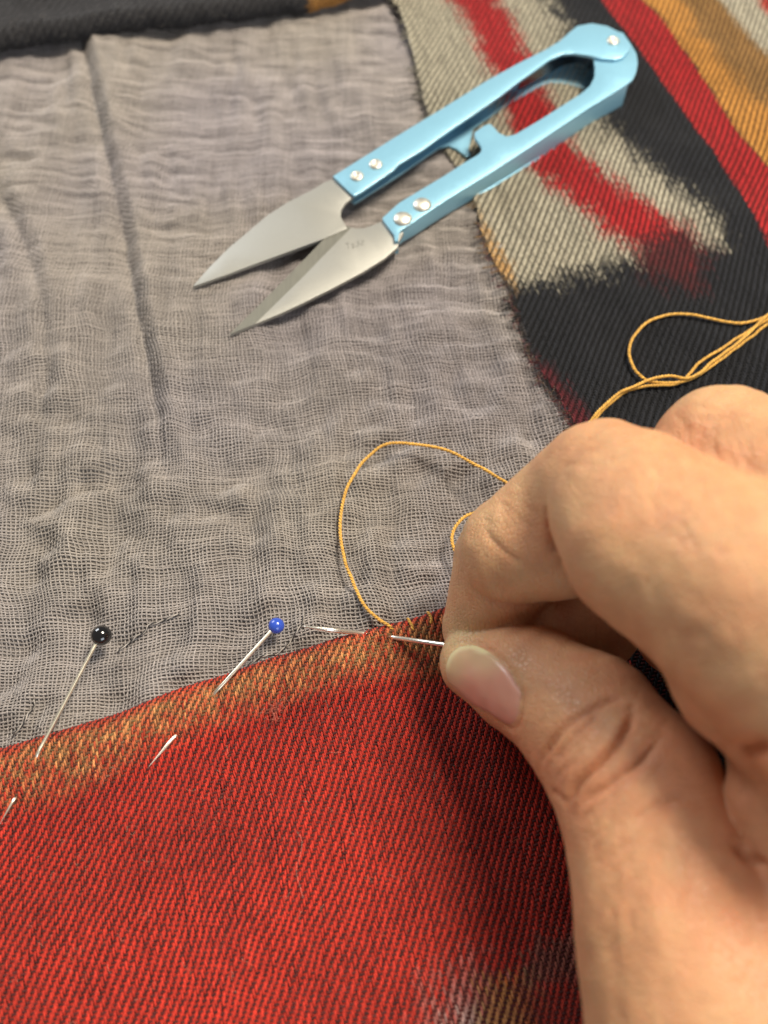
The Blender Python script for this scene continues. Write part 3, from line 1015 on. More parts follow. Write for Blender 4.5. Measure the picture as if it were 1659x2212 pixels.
# ------------------------------------------------------------------ sewing thread
M_LUR = yarn_mat('basting_thread', 1.0, 0.3, 0.1)


def plied(C, off=0.132, r=0.162, pitch=1.1):
    """two-ply yarn wound round a path"""
    s = np.r_[0, np.cumsum(np.linalg.norm(np.diff(C, axis=0), axis=1))]
    T = np.gradient(C, axis=0); T /= np.linalg.norm(T, axis=1)[:, None]
    up = np.array([0, 0, 1.0]); B = np.cross(T, up); B /= np.linalg.norm(B, axis=1)[:, None]; N_ = np.cross(B, T)
    out = []
    for k in range(2):
        a = s / pitch * 2 * math.pi + k * math.pi
        out.append(tube(C + off * (np.cos(a)[:, None] * B + np.sin(a)[:, None] * N_), r * (1 + 0.08 * noise2(s * 1.3, 0 * s, k)), 7))
    return out


def thread_path(pts, zs=2.0, step=0.12):
    if np.isscalar(zs): zs = [zs] * len(pts)
    C = catmull(np.array([at(x, y, z) for (x, y), z in zip(pts, zs)]), step)
    w = np.arange(len(C)) * step
    C[:, 0] += 0.10 * noise2(w * 0.5, 0 * w, 33) + 0.25 * noise2(w * 0.11, 0 * w, 37); C[:, 1] += 0.10 * noise2(w * 0.5, 0 * w, 35) + 0.25 * noise2(w * 0.12, 0 * w, 38)
    return C


def thread_mesh(name, paths, colr, mat, parent, **kw):
    parts = []
    for C in paths: parts += plied(C, **kw)
    V, F = merge(parts)
    n = len(V)
    colr = np.array(colr, float)
    cc = np.tile(colr, (n, 1)) if colr.ndim == 1 else np.vstack([np.tile(colr[k % 2], (len(p[0]), 1)) for k, p in enumerate(parts)])
    cc = cc * (1 + 0.12 * noise2(V[:, 0] * 1.5, V[:, 1] * 1.5, 9))[:, None]
    uvv = np.c_[np.arange(n) % 7 / 7.0 * 0.8, np.arange(n) // 7 * 0.05]
    return mesh_obj(name, V, F, mat, parent, col=np.clip(cc, 0, 1), uv=uvv)


YEL = (0.74, 0.42, 0.085)
th = empty('sewing_thread', tuple(pt(838, 1349, 3)))
tag(th, 'mustard sewing thread looping from the hem under the hand and out over the black cloth', 'thread')
main = [(848, 1362), (838, 1349), (809.6, 1331), (784, 1302), (758, 1251), (742, 1209), (733, 1161), (734, 1117), (742, 1075), (758, 1037), (784, 1001), (813, 973), (838, 958), (870, 955), (909, 960), (944, 968), (982, 981), (1014, 997), (1046, 1014), (1080, 1034), (1120, 1060)]
zz = [2.6, 3.2, 3.0, 2.6, 2.5, 2.5, 2.5, 2.6, 2.7, 3.0, 3.2, 3.4, 3.4, 3.4, 3.6, 4, 4.5, 5, 5.5, 6, 6.5]
small = [(1060, 1104), (1021, 1109), (998, 1120), (982, 1139), (974.4, 1161), (977.6, 1181), (984, 1197), (1010, 1240)]
t1 = [(1700, 668), (1659, 682), (1611, 695), (1558, 694), (1486, 680), (1438, 680), (1395, 698), (1369, 730), (1359, 763), (1369, 792), (1386, 811), (1402, 821), (1440, 827), (1472, 827), (1502, 816), (1537, 793), (1586, 756), (1625, 724), (1700, 665)]
t2 = [(1250, 960), (1271, 917), (1295, 883), (1328, 854), (1371, 835), (1410, 818), (1448, 811), (1482, 817), (1510, 806), (1535, 787), (1583, 749), (1616, 720), (1665, 678), (1700, 650)]
t3 = [(1478, 822), (1490, 808), (1511, 782), (1554, 753), (1602, 725), (1665, 684), (1700, 662)]
t4 = [(1262, 960), (1280, 915), (1305, 880), (1340, 852), (1380, 838), (1420, 833), (1452, 830), (1480, 820)]
paths = [thread_path(main, zz), thread_path(small, 2.6), thread_path(t1, 3.2), thread_path(t2, 3.7), thread_path(t3, 3.0), thread_path(t4, 3.0)]
thread_mesh('strand', paths, YEL, M_SEW, th)
for pts_ in ([(881, 1336), (885, 1344), (890, 1352), (892, 1361)], [(924, 1322), (929, 1330), (932, 1338), (931, 1347)]):
    C = catmull(np.array([on_hem(x, y, h) for (x, y), h in zip(pts_, ([-0.3, 0.05, 0.1, -0.25] if len(pts_) == 4 else [-0.2, 0.1, -0.2]))]), 0.1)
    thread_mesh('stitch', [C], YEL, M_SEW, th, off=0.11, r=0.14)

for lab, pts_ in (('thin dark silvery basting thread running up from the black pin head', [(246, 1402), (262, 1388), (285, 1374), (306, 1362), (322, 1345), (352, 1336), (384, 1322)]),
                  ('thin dark basting thread below the blue pin head', [(530, 1438), (560, 1420), (588, 1413), (612, 1398), (632, 1374), (650, 1350), (656, 1328)]),
                  ('short thin dark basting thread at the left edge above the hem', [(20, 1590), (34, 1578), (48, 1562), (58, 1540), (68, 1522), (72, 1508)])):
    o = empty('basting_thread', tuple(pt(*pts_[0], 1.5)))
    tag(o, lab, 'thread', 'basting threads in the grey cloth')
    C = thread_path(pts_, 2.0)
    C[:, 2] = gauze_h(C[:, 0], C[:, 1]) + 0.50 + 0.16 * np.sin(np.arange(len(C)) * 0.12 * 2.2)
    thread_mesh('strand', [C], [(0.05, 0.045, 0.045), (0.42, 0.38, 0.34)], M_LUR, o, off=0.085, r=0.095, pitch=2.2)


# ------------------------------------------------------------------ hand
PR = []      # primitives: (a, b, ra, rb, k, group)


def S(px, py, z): return at(px, py, z)


def cap(a, b, ra, rb, k, grp): PR.append(('c', np.array(a, float), np.array(b, float), ra, rb, k, grp))


def ell(c, r, k, grp, axes=None): PR.append(('e', np.array(c, float), np.array(r, float), axes, 0, k, grp))


exec_hand = True
# index finger: distal, middle, proximal
i_tip = S(1047, 1352, 10.0); i_dip0 = S(1100, 1218, 17.5); i_dip = S(1112, 1188, 22.0); i_pip = S(1318, 1062, 35.5); i_mid = S(1440, 1178, 40.0); i_mcp = S(1640, 1310, 44.0); i_far = S(1900, 1500, 48.0)
cap(i_tip, i_dip0, 6.1, 7.9, 2.0, 'i1')
cap(i_dip, S(1285, 1062, 30.0), 7.4, 8.2, 2.0, 'i2')
ell(S(1316, 1062, 34.5), (8.7, 8.7, 8.7), 3.0, 'i2')
ell(S(1190, 1175, 26.0), (6.4, 6.6, 6.2), 3.0, 'i2')
ell(S(1235, 1190, 25.5), (5.0, 5.4, 5.4), 3.0, 'i2')
cap(S(1358, 1094, 38.0), i_mid, 9.0, 9.3, 2.0, 'i3')
cap(i_mid, i_mcp, 9.3, 10.2, 4.0, 'i3')
ell(S(1378, 1178, 40.0), (8.4, 8.6, 8.2), 2.0, 'i3')
cap(i_mcp, i_far, 10.2, 13.0, 6.0, 'i3')
# palm beside the index base
cap(S(1625, 1440, 40), S(1850, 1560, 40), 8.6, 12.0, 1.2, 'p1')
cap(S(1690, 1738, 33), S(1900, 1760, 34), 5.6, 10.0, 1.0, 'p2')
cap(S(1760, 1980, 24), S(1980, 1900, 28), 9.0, 14.0, 1.2, 'p3')
cap(S(1900, 1500, 40), S(1980, 1900, 30), 14.0, 16.0, 6, 'p3')
# thumb
t_tip = S(1030, 1430, 11.0); t_a = S(1150, 1476, 15.5); t_ip = S(1275, 1560, 21.0); t_b = S(1375, 1700, 25.0); t_c = S(1424, 1868, 27.0); t_d = S(1452, 1995, 27.5); t_e = S(1520, 2200, 26.0); t_f = S(1680, 2460, 24.0)
cap(t_tip, t_a, 5.1, 7.0, 2.5, 't')
cap(t_a, t_ip, 7.0, 7.95, 3.0, 't')
cap(t_ip, t_b, 7.95, 8.5, 3.0, 't')
cap(t_b, t_c, 8.5, 8.1, 4.0, 't')
cap(t_c, t_d, 8.1, 8.3, 4.0, 't')
cap(t_d, t_e, 8.3, 10.8, 5.0, 't')
cap(t_e, t_f, 10.8, 15.0, 5.0, 't')
cap(t_f, S(1980, 1900, 28), 14.0, 15.0, 6.0, 't')
# middle finger behind, ring finger deeper
cap(S(1215, 1345, 12.0), S(1285, 1340, 12.5), 6.2, 6.5, 2.0, 'm1')
cap(S(1275, 1345, 12.5), S(1365, 1230, 20), 6.4, 7.6, 2.0, 'm1')
cap(S(1385, 1190, 22), S(1560, 1000, 32), 7.6, 8.9, 2.0, 'm2')
cap(S(1562, 992, 34), S(1700, 1080, 38), 9.0, 9.8, 2.0, 'm3')
cap(S(1700, 1080, 38), S(1980, 1300, 44), 9.8, 13.0, 3.0, 'm3')
cap(S(1470, 1365, 11), S(1640, 1200, 18), 6.4, 8.2, 2.0, 'r1')
cap(S(1640, 1200, 18), S(1950, 1300, 34), 8.2, 12.0, 2.0, 'r1')
cap(S(1950, 1300, 38), S(1980, 1900, 30), 15.0, 17.0, 6, 'p3')

GK = {'i1': 0.0, 'i2': 0.8, 'i3': 1.2, 'p1': 0.9, 'p2': 0.5, 'p3': 0.8, 't': 0.5, 'm1': 0.6, 'm2': 1.6, 'm3': 1.6, 'r1': 0.6}


def smin(a, b, k):
    if k <= 0: return np.minimum(a, b)
    h = np.maximum(k - np.abs(a - b), 0) / k
    return np.minimum(a, b) - h * h * k * 0.25


def prim_d(p, X):
    if p[0] == 'c':
        _, a, b, ra, rb, _, _ = p
        ab = b - a; w = X - a
        t = np.clip((w @ ab) / (ab @ ab), 0, 1)
        return np.sqrt(((w - t[:, None] * ab) ** 2).sum(1)) - (ra + (rb - ra) * t)
    _, c, r, ax, _, _, _ = p
    w = X - c
    if ax is not None: w = w @ ax
    k0 = np.sqrt(((w / r) ** 2).sum(1)); k1 = np.sqrt(((w / (r * r)) ** 2).sum(1)) + 1e-9
    return k0 * (k0 - 1) / k1


def sdf(X):
    X = X.astype(np.float64)
    groups = {}
    for p in PR:
        d = prim_d(p, X); gname = p[6]
        groups[gname] = d if gname not in groups else smin(groups[gname], d, p[5])
    out = None
    for gname, d in groups.items():
        out = d if out is None else smin(out, d, GK[gname])
    return out


def grad(X, e=0.05):
    g_ = np.stack([sdf(X + np.eye(3)[k] * e) - sdf(X - np.eye(3)[k] * e) for k in range(3)], 1)
    return g_ / (np.linalg.norm(g_, axis=1)[:, None] + 1e-12)


def surface_nets(lo, hi, h):
    n = np.ceil((hi - lo) / h).astype(int) + 1
    cf = 5
    nc = n // cf + 2
    cg = np.stack(np.meshgrid(*[lo[k] + np.arange(nc[k]) * h * cf for k in range(3)], indexing='ij'), -1)
    cd = sdf(cg.reshape(-1, 3)).reshape(nc)
    f = np.repeat(np.repeat(np.repeat(cd, cf, 0), cf, 1), cf, 2)[:n[0], :n[1], :n[2]].copy()
    near = np.argwhere(np.abs(f) < h * cf * 2.2)
    for s in range(0, len(near), 400000):
        q = near[s:s + 400000]
        f[q[:, 0], q[:, 1], q[:, 2]] = sdf(lo + q * h)
    f[0], f[-1], f[:, 0], f[:, -1], f[:, :, 0], f[:, :, -1] = [5.0] * 6
    neg = f < 0
    corners = [(0, 0, 0), (1, 0, 0), (0, 1, 0), (1, 1, 0), (0, 0, 1), (1, 0, 1), (0, 1, 1), (1, 1, 1)]
    m = n - 1
    cnt = sum(neg[a:a + m[0], b:b + m[1], c:c + m[2]].astype(np.int8) for a, b, c in corners)
    act = (cnt > 0) & (cnt < 8)
    cells = np.argwhere(act)
    ids = np.full(tuple(m), -1, int); ids[act] = np.arange(len(cells))
    V = np.zeros((len(cells), 3)); K = np.zeros(len(cells))
    for a in range(8):
        for b in range(a + 1, 8):
            ca, cb = np.array(corners[a]), np.array(corners[b])
            if np.abs(ca - cb).sum() != 1: continue
            pa = cells + ca; pb = cells + cb
            fa = f[pa[:, 0], pa[:, 1], pa[:, 2]]; fb = f[pb[:, 0], pb[:, 1], pb[:, 2]]
            x = (fa < 0) != (fb < 0)
            t = np.where(x, fa / (fa - fb + 1e-12), 0)
            V += np.where(x[:, None], pa + t[:, None] * (cb - ca), 0); K += x
    V = lo + V / K[:, None] * h
    quads = []
    for ax in range(3):
        o1, o2 = [k for k in range(3) if k != ax]
        sl0 = [slice(None)] * 3; sl1 = [slice(None)] * 3
        sl0[ax] = slice(0, -1); sl1[ax] = slice(1, None)
        ch = neg[tuple(sl0)] != neg[tuple(sl1)]
        e = np.argwhere(ch)
        e = e[(e[:, o1] > 0) & (e[:, o2] > 0) & (e[:, o1] < m[o1]) & (e[:, o2] < m[o2])]
        d1 = np.zeros(3, int); d1[o1] = 1; d2 = np.zeros(3, int); d2[o2] = 1
        q = np.stack([ids[tuple((e - d1 - d2).T)], ids[tuple((e - d2).T)], ids[tuple(e.T)], ids[tuple((e - d1).T)]], 1)
        fl = neg[tuple(e.T)]
        if ax == 1: fl = ~fl
        q[~fl] = q[~fl][:, ::-1]
        quads.append(q)
    F = np.vstack(quads)
    return V, F[(F >= 0).all(1)]


CAMP = np.array([0, 0, CAM_H])


def cast(px, py, zmax=60.0, fn=None):
    """where the line of sight through a photo point meets the skin, used to find crease positions in space"""
    px = np.atleast_1d(np.asarray(px, float)); py = np.atleast_1d(np.asarray(py, float))
    T0 = at(px, py, 0.0); D = T0 - CAMP; D /= np.linalg.norm(D, axis=1)[:, None]
    s = np.full(len(px), 30.0)
    for _ in range(60):
        d = sdf(CAMP + D * s[:, None]); s = s + d * 0.9
    X = CAMP + D * s[:, None]
    ok = np.abs(sdf(X)) < 0.3
    return X, ok


def c1(pts): return [(896 + .46 * x, 796 + .46 * y) for x, y in pts]
def c2(pts): return [(896 + .46 * x, 1460 + .46 * y) for x, y in pts]


CREASES = [   # photo line on the skin, depth mm, half width mm
    (c1([(325, 745), (360, 800), (410, 850), (460, 890), (520, 925)]), 0.18, 0.6),
    # thumb joint folds
    (c2([(590, 440), (610, 370), (660, 290), (720, 235), (800, 180), (880, 130), (960, 105), (1020, 110)]), 0.40, 0.75),
    (c2([(640, 420), (700, 340), (770, 270), (840, 200), (880, 140)]), 0.35, 0.6),
    (c2([(715, 640), (720, 590), (760, 510), (840, 430), (930, 340), (990, 260), (1020, 190), (1025, 140)]), 0.85, 0.75),
    (c2([(750, 640), (820, 570), (900, 520), (980, 460), (1060, 400), (1120, 330), (1170, 270)]), 0.55, 0.8),
    (c2([(770, 690), (860, 620), (960, 540), (1040, 480)]), 0.25, 0.6),
    (c2([(1000, 690), (1080, 645), (1160, 600), (1240, 575), (1320, 580)]), 0.30, 0.9),
    (c2([(600, 400), (640, 330), (690, 280)]), 0.25, 0.5),
    (c2([(640, 540), (680, 560), (712, 600)]), 0.35, 0.5),
    # knuckle folds
    (c1([(870, 290), (930, 270), (1000, 262), (1060, 275)]), 0.14, 0.5),
    (c1([(860, 330), (940, 310), (1020, 305), (1100, 330)]), 0.12, 0.5),
    (c1([(900, 370), (980, 350), (1060, 350), (1130, 375)]), 0.12, 0.5),
    (c1([(1100, 520), (1160, 470), (1230, 420)]), 0.10, 0.5),
    (c1([(1340, 150), (1400, 120), (1480, 95), (1560, 85)]), 0.20, 0.5),
    (c1([(1300, 170), (1400, 190), (1500, 175), (1620, 130)]), 0.16, 0.5),
    (c1([(1320, 230), (1420, 240), (1530, 220), (1640, 190)]), 0.14, 0.5),
    (c1([(1200, 200), (1260, 250), (1290, 330)]), 0.10, 0.5),
    (c1([(1400, 330), (1420, 420), (1470, 500)]), 0.10, 0.5),
    (c1([(1500, 300), (1530, 400), (1600, 480)]), 0.10, 0.5),
    (c1([(1205, 1275), (1270, 1262), (1380, 1235)]), 0.16, 1.6),
    (c2([(1520, 350), (1560, 352), (1610, 340), (1659, 318)]), 0.9, 1.2),
    (c2([(1500, 800), (1560, 855), (1610, 880), (1659, 900)]), 0.8, 1.1),
    (c1([(960, 420), (1010, 400), (1075, 405), (1130, 430)]), 0.10, 0.45),
    (c1([(1140, 380), (1190, 410), (1230, 470), (1240, 540)]), 0.09, 0.45),
    (c1([(1240, 560), (1300, 530), (1370, 520)]), 0.08, 0.45),
    (c1([(1400, 560), (1440, 620), (1490, 700), (1500, 800)]), 0.08, 0.45),
    (c1([(1450, 540), (1500, 620), (1520, 720)]), 0.08, 0.45),
    (c1([(720, 340), (800, 330), (860, 350)]), 0.08, 0.45),
    (c1([(840, 500), (940, 480), (1040, 500)]), 0.08, 0.5),
    (c2([(1100, 780), (1180, 810), (1240, 860)]), 0.10, 0.6),
    (c2([(860, 900), (900, 850), (960, 800)]), 0.12, 0.6),
    (c2([(900, 960), (950, 900), (1020, 860)]), 0.10, 0.6),
    (c2([(930, 1080), (990, 980), (1060, 930)]), 0.10, 0.7),
    (c2([(820, 520), (900, 440), (960, 370)]), 0.18, 0.45),
    (c2([(700, 380), (770, 310), (830, 250)]), 0.18, 0.45),
    (c2([(1060, 520), (1130, 450), (1190, 370)]), 0.15, 0.5),
]


NAIL = c1([(130, 1400), (150, 1330), (200, 1290), (260, 1285), (330, 1310), (400, 1360), (460, 1430), (505, 1520)]) + c2([(508, 90), (505, 160), (490, 225), (455, 250), (400, 225), (340, 185), (260, 135), (190, 60)]) + c1([(150, 1470)])
CREASES.append((NAIL[1:11], 0.30, 0.55))
CREASES.append((NAIL[9:13], 0.2, 0.5))


def flesh(V):
    return 0.22 * noise2(V[:, 0] * 0.16 + V[:, 2] * 0.1, V[:, 1] * 0.16, 200) + 0.09 * noise2(V[:, 0] * 0.5 + V[:, 2] * 0.3, V[:, 1] * 0.5, 201)


def build_hand():
    lo = np.array([4.0, -34.0, 0.5]); hi = np.array([78.0, 92.0, 62.0])
    V, F = surface_nets(lo, hi, 0.43)
    for _ in range(2):
        d = sdf(V); V = V - grad(V) * np.clip(d, -0.5, 0.5)[:, None]
    N_ = grad(V)
    # flexion folds: where one segment of the finger presses against the next
    def which(px, py):
        X, ok = cast(px, py)
        ds = np.stack([np.min([prim_d(p, X) for p in PR if p[6] == gname], 0) for gname in ('i1', 'i2', 'i3', 't')])
        return np.where(ok, ds.argmin(0), -1)
    fold1, fold2 = [], []
    for yy in range(1076, 1262, 12):
        xs = np.arange(1130, 1340, 4.0); k = which(xs, np.full(len(xs), yy))
        h = np.where((k[:-1] == 1) & (k[1:] == 2))[0]
        if len(h): fold1.append((xs[h[-1]] + 2, yy))
    for xx in range(1032, 1262, 12):
        ys = np.arange(1110, 1330, 4.0); k = which(np.full(len(ys), xx), ys)
        h = np.where((k[:-1] == 1) & (k[1:] == 0))[0]
        if len(h): fold2.append((xx, ys[h[-1]] + 2))
    print('folds', fold1[:3], len(fold1), fold2[:3], len(fold2))
    extra = []
    if len(fold1) > 3: extra.append((fold1, 0.42, 0.7))
    if len(fold2) > 3: extra.append((fold2, 0.36, 0.7))
    disp = np.zeros(len(V)); red = np.zeros(len(V))
    fine_lines = []
    r2 = np.random.default_rng(5)
    for cx, cy, sx, sy, ang, n_ in ((1330, 960, 75, 30, -0.25, 26), (1420, 1040, 70, 40, 0.9, 22), (1500, 1130, 70, 60, 0.8, 16), (1560, 870, 60, 25, -0.1, 14), (1570, 960, 60, 40, 1.3, 16),
                                    (1250, 1640, 55, 60, -0.85, 24), (1330, 1840, 50, 60, -1.0, 20), (1380, 1560, 60, 40, -0.9, 12), (1200, 1480, 50, 40, 0.5, 10), (1330, 1980, 40, 80, -1.2, 14), (1100, 1110, 50, 30, 0.7, 12)):
        for _ in range(n_):
            x0 = cx + sx * r2.normal() * 0.7; y0 = cy + sy * r2.normal() * 0.7; a_ = ang + r2.normal() * 0.22; L_n = r2.uniform(12, 34)
            bend = r2.normal() * 0.15
            fine_lines.append(([(x0 + t * L_n * math.cos(a_ + bend * t), y0 + t * L_n * math.sin(a_ + bend * t)) for t in (-1, -0.4, 0.2, 0.8)], r2.uniform(0.05, 0.095), r2.uniform(0.34, 0.48)))
    for line, depth, wid in CREASES + extra + fine_lines:
        q = catmull(np.array(line), 10.0)
        X, ok = cast(q[:, 0], q[:, 1])
        X = X[ok]
        if len(X) < 2: continue
        # keep the run on one stretch of skin
        best = np.full(len(V), 1e9)
        tt = np.zeros(len(V))
        lo_, hi_ = X.min(0) - 4, X.max(0) + 4
        m = np.where(((V > lo_) & (V < hi_)).all(1))[0]
        if not len(m): continue
        for i in range(len(X) - 1):
            a, b = X[i], X[i + 1]; e = b - a
            if np.linalg.norm(e) > 3.5: continue
            w = V[m] - a; t = np.clip((w @ e) / (e @ e + 1e-9), 0, 1)
            dd = np.linalg.norm(w - t[:, None] * e, axis=1)
            s_ = best[m] > dd
            best[m[s_]] = dd[s_]; tt[m[s_]] = (i + t[s_]) / (len(X) - 1)
        fade = np.clip(np.minimum(tt, 1 - tt) * 6, 0.25, 1)
        depth = depth * 1.1
        prof = -depth * np.exp(-(best / (wid * 0.55)) ** 2) + 0.16 * depth * np.exp(-((best - wid * 1.7) / (wid * 1.1)) ** 2)
        disp += prof * fade
        red = np.maximum(red, np.exp(-(best / (wid * 1.3)) ** 2) * min(1, depth * 1.4) * fade)
    # soft unevenness of flesh
    disp += flesh(V)
    V = V + N_ * disp[:, None]
    # pigmentation: pinker at joints, creases and finger ends, yellower where pressed
    pk = 0.45 + 0.5 * noise2(V[:, 0] * 0.13, V[:, 1] * 0.13 + V[:, 2] * 0.1, 210) + 0.28 * noise2(V[:, 0] * 0.6 + V[:, 2] * 0.3, V[:, 1] * 0.6, 212) + 0.16 * noise2(V[:, 0] * 1.3, V[:, 1] * 1.3 + V[:, 2], 214)
    for c, r in ((i_pip, 13), (i_tip, 11), (t_ip, 11), (t_b, 12), (S(1600, 1600, 40), 16), (S(1290, 1220, 20), 10), (S(1660, 1800, 34), 12)):
        pk += 0.75 * np.exp(-(np.linalg.norm(V - c, axis=1) / r) ** 2)
    pk = np.clip(pk * 0.55 + red * 0.6, 0, 1)
    press = np.exp(-(np.linalg.norm(V - S(985, 1385, 14), axis=1) / 4.0) ** 2) + 0.5 * np.exp(-(np.linalg.norm(V - S(1035, 1100, 30), axis=1) / 3.0) ** 2)
    base = np.array((0.62, 0.368, 0.188)); pink = np.array((0.60, 0.262, 0.132)); yel = np.array((0.62, 0.46, 0.24))
    C = base * (1 - pk[:, None]) + pink * pk[:, None]
    pr = np.clip(press, 0, 1)[:, None] * 0.8
    C = C * (1 - pr) + yel * pr
    rid = np.exp(-(np.linalg.norm(V - S(1050, 1250, 17), axis=1) / 9.0) ** 4) + np.exp(-(np.linalg.norm(V - S(1120, 1130, 28), axis=1) / 7.0) ** 4) * .7 + np.exp(-(np.linalg.norm(V - S(1270, 1345, 14), axis=1) / 8.0) ** 4)
    C = np.c_[C, np.clip(rid, 0, 1)]
    return V, F, C


def skin_mat():
    m, nt, b, N, L = new_mat('skin')
    a = N('ShaderNodeAttribute'); a.attribute_name = 'dye'
    tc = N('ShaderNodeTexCoord')
    n1 = N('ShaderNodeTexNoise'); n1.inputs['Scale'].default_value = 320; n1.inputs['Detail'].default_value = 8; n1.inputs['Roughness'].default_value = 0.65
    L(tc.outputs['Object'], n1.inputs['Vector'])
    mr = N('ShaderNodeMapRange'); mr.inputs[1].default_value = 0.3; mr.inputs[2].default_value = 0.7; mr.inputs[3].default_value = 0.90; mr.inputs[4].default_value = 1.08
    L(n1.outputs[0], mr.inputs[0])
    mm = N('ShaderNodeVectorMath'); mm.operation = 'MULTIPLY'; L(a.outputs[0], mm.inputs[0]); L(mr.outputs[0], mm.inputs[1])
    L(mm.outputs[0], b.inputs['Base Color'])
    vo = N('ShaderNodeTexVoronoi'); vo.feature = 'DISTANCE_TO_EDGE'; vo.inputs['Scale'].default_value = 1500
    wn = N('ShaderNodeTexNoise'); wn.inputs['Scale'].default_value = 500
    mixv = N('ShaderNodeVectorMath'); mixv.operation = 'ADD'
    sc_ = N('ShaderNodeVectorMath'); sc_.operation = 'SCALE'; sc_.inputs[3].default_value = 0.0008
    L(tc.outputs['Object'], wn.inputs['Vector']); L(wn.outputs[1], sc_.inputs[0]); L(tc.outputs['Object'], mixv.inputs[0]); L(sc_.outputs[0], mixv.inputs[1])
    L(mixv.outputs[0], vo.inputs['Vector'])
    cl = N('ShaderNodeMapRange'); cl.inputs[1].default_value = 0; cl.inputs[2].default_value = 0.12; L(vo.outputs[0], cl.inputs[0])
    wv = N('ShaderNodeTexWave'); wv.inputs['Scale'].default_value = 520; wv.inputs['Distortion'].default_value = 9.0; wv.inputs['Detail'].default_value = 2; wv.inputs['Detail Scale'].default_value = 0.18
    mp = N('ShaderNodeMapping'); mp.inputs['Rotation'].default_value = (0.0, 0.5, 0.30); L(tc.outputs['Object'], mp.inputs[0]); L(mp.outputs[0], wv.inputs['Vector'])
    b1 = N('ShaderNodeBump'); b1.inputs['Strength'].default_value = 0.55; b1.inputs['Distance'].default_value = 0.00013; L(cl.outputs[0], b1.inputs['Height'])
    b2 = N('ShaderNodeBump'); b2.inputs['Distance'].default_value = 0.00008; rs = N('ShaderNodeMath'); rs.operation = 'MULTIPLY'; rs.inputs[1].default_value = 0.5; L(a.outputs['Alpha'], rs.inputs[0]); L(rs.outputs[0], b2.inputs['Strength']); L(wv.outputs[1], b2.inputs['Height']); L(b1.outputs[0], b2.inputs['Normal'])
    b3 = N('ShaderNodeBump'); b3.inputs['Strength'].default_value = 0.6; b3.inputs['Distance'].default_value = 0.0002; L(n1.outputs[0], b3.inputs['Height']); L(b2.outputs[0], b3.inputs['Normal'])
    L(b3.outputs[0], b.inputs['Normal'])
    b.inputs['Roughness'].default_value = 0.48
    b.inputs['Specular IOR Level'].default_value = 0.42
    b.inputs['Subsurface Weight'].default_value = 0.45
    b.inputs['Subsurface Radius'].default_value = (1.0, 0.35, 0.16)
    b.inputs['Subsurface Scale'].default_value = 0.0010
    return m


M_SKIN = skin_mat()
V, F, C = build_hand()
hand = mesh_obj('person', V, F, M_SKIN, None, col=C)
tag(hand, 'bare hand coming in from the right, pinching the needle between thumb and bent index finger', 'person')

# thumbnail: a thin curved plate lying on the skin
NAIL = c1([(130, 1400), (150, 1330), (200, 1290), (260, 1285), (330, 1310), (400, 1360), (460, 1430), (505, 1520)]) + c2([(508, 90), (505, 160), (490, 225), (455, 250), (400, 225), (340, 185), (260, 135), (190, 60)]) + c1([(150, 1470)])


def build_nail():
    poly = np.array(NAIL)
    poly = smooth_closed(poly, 2)
    cen = poly.mean(0)
    poly = cen + (poly - cen) * 0.95
    rings = 12; n = len(poly)
    pts = [cen]
    for r in range(1, rings + 1):
        pts += list(cen + (poly - cen) * (r / rings))
    pts = np.array(pts)
    X, ok = cast(pts[:, 0], pts[:, 1])
    g_ = grad(X)
    r = np.r_[0, np.repeat(np.arange(1, rings + 1) / rings, n)]
    lift = 0.20 * (1 - smooth(0.86, 1.0, r)) - 0.06 * smooth(0.9, 1.0, r)
    # the nail is flatter than the flesh: pull towards a smoother crown
    X = X + g_ * (lift + flesh(X))[:, None]
    F = [(0, 1 + i, 1 + (i + 1) % n) for i in range(n)]
    for k in range(rings - 1):
        a = 1 + k * n; b = a + n
        for i in range(n): F.append((a + i, b + i, b + (i + 1) % n, a + (i + 1) % n))
    # colours: white free edge on the upper left, pink bed
    tipd = polydist(pts[:, 0], pts[:, 1], np.array(c1([(100, 1420), (130, 1350), (190, 1275), (270, 1262), (330, 1290)])), closed=False)
    w = (1 - smooth(20, 29, tipd))[:, None]
    w2 = (1 - smooth(30, 95, tipd))[:, None]
    bed = np.array((0.60, 0.29, 0.205)); bed2 = np.array((0.56, 0.38, 0.22)); free = np.array((0.70, 0.60, 0.34))
    C = bed * (1 - w2) + bed2 * w2
    C = C * (1 - w) + free * w
    return X, F, C


def nail_mat():
    m, nt, b, N, L = new_mat('nail')
    a = N('ShaderNodeAttribute'); a.attribute_name = 'dye'; L(a.outputs[0], b.inputs['Base Color'])
    b.inputs['Roughness'].default_value = 0.33
    b.inputs['Subsurface Weight'].default_value = 0.3
    b.inputs['Subsurface Radius'].default_value = (1.0, 0.4, 0.2)
    b.inputs['Subsurface Scale'].default_value = 0.001
    tc = N('ShaderNodeTexCoord'); nz = N('ShaderNodeTexNoise'); nz.inputs['Scale'].default_value = 500; L(tc.outputs['Object'], nz.inputs['Vector'])
    bp = N('ShaderNodeBump'); bp.inputs['Strength'].default_value = 0.15; bp.inputs['Distance'].default_value = 0.0001; L(nz.outputs[0], bp.inputs['Height']); L(bp.outputs[0], b.inputs['Normal'])
    return m


X, Fn, Cn = build_nail()
mesh_obj('thumbnail', X, Fn, nail_mat(), hand, col=Cn)


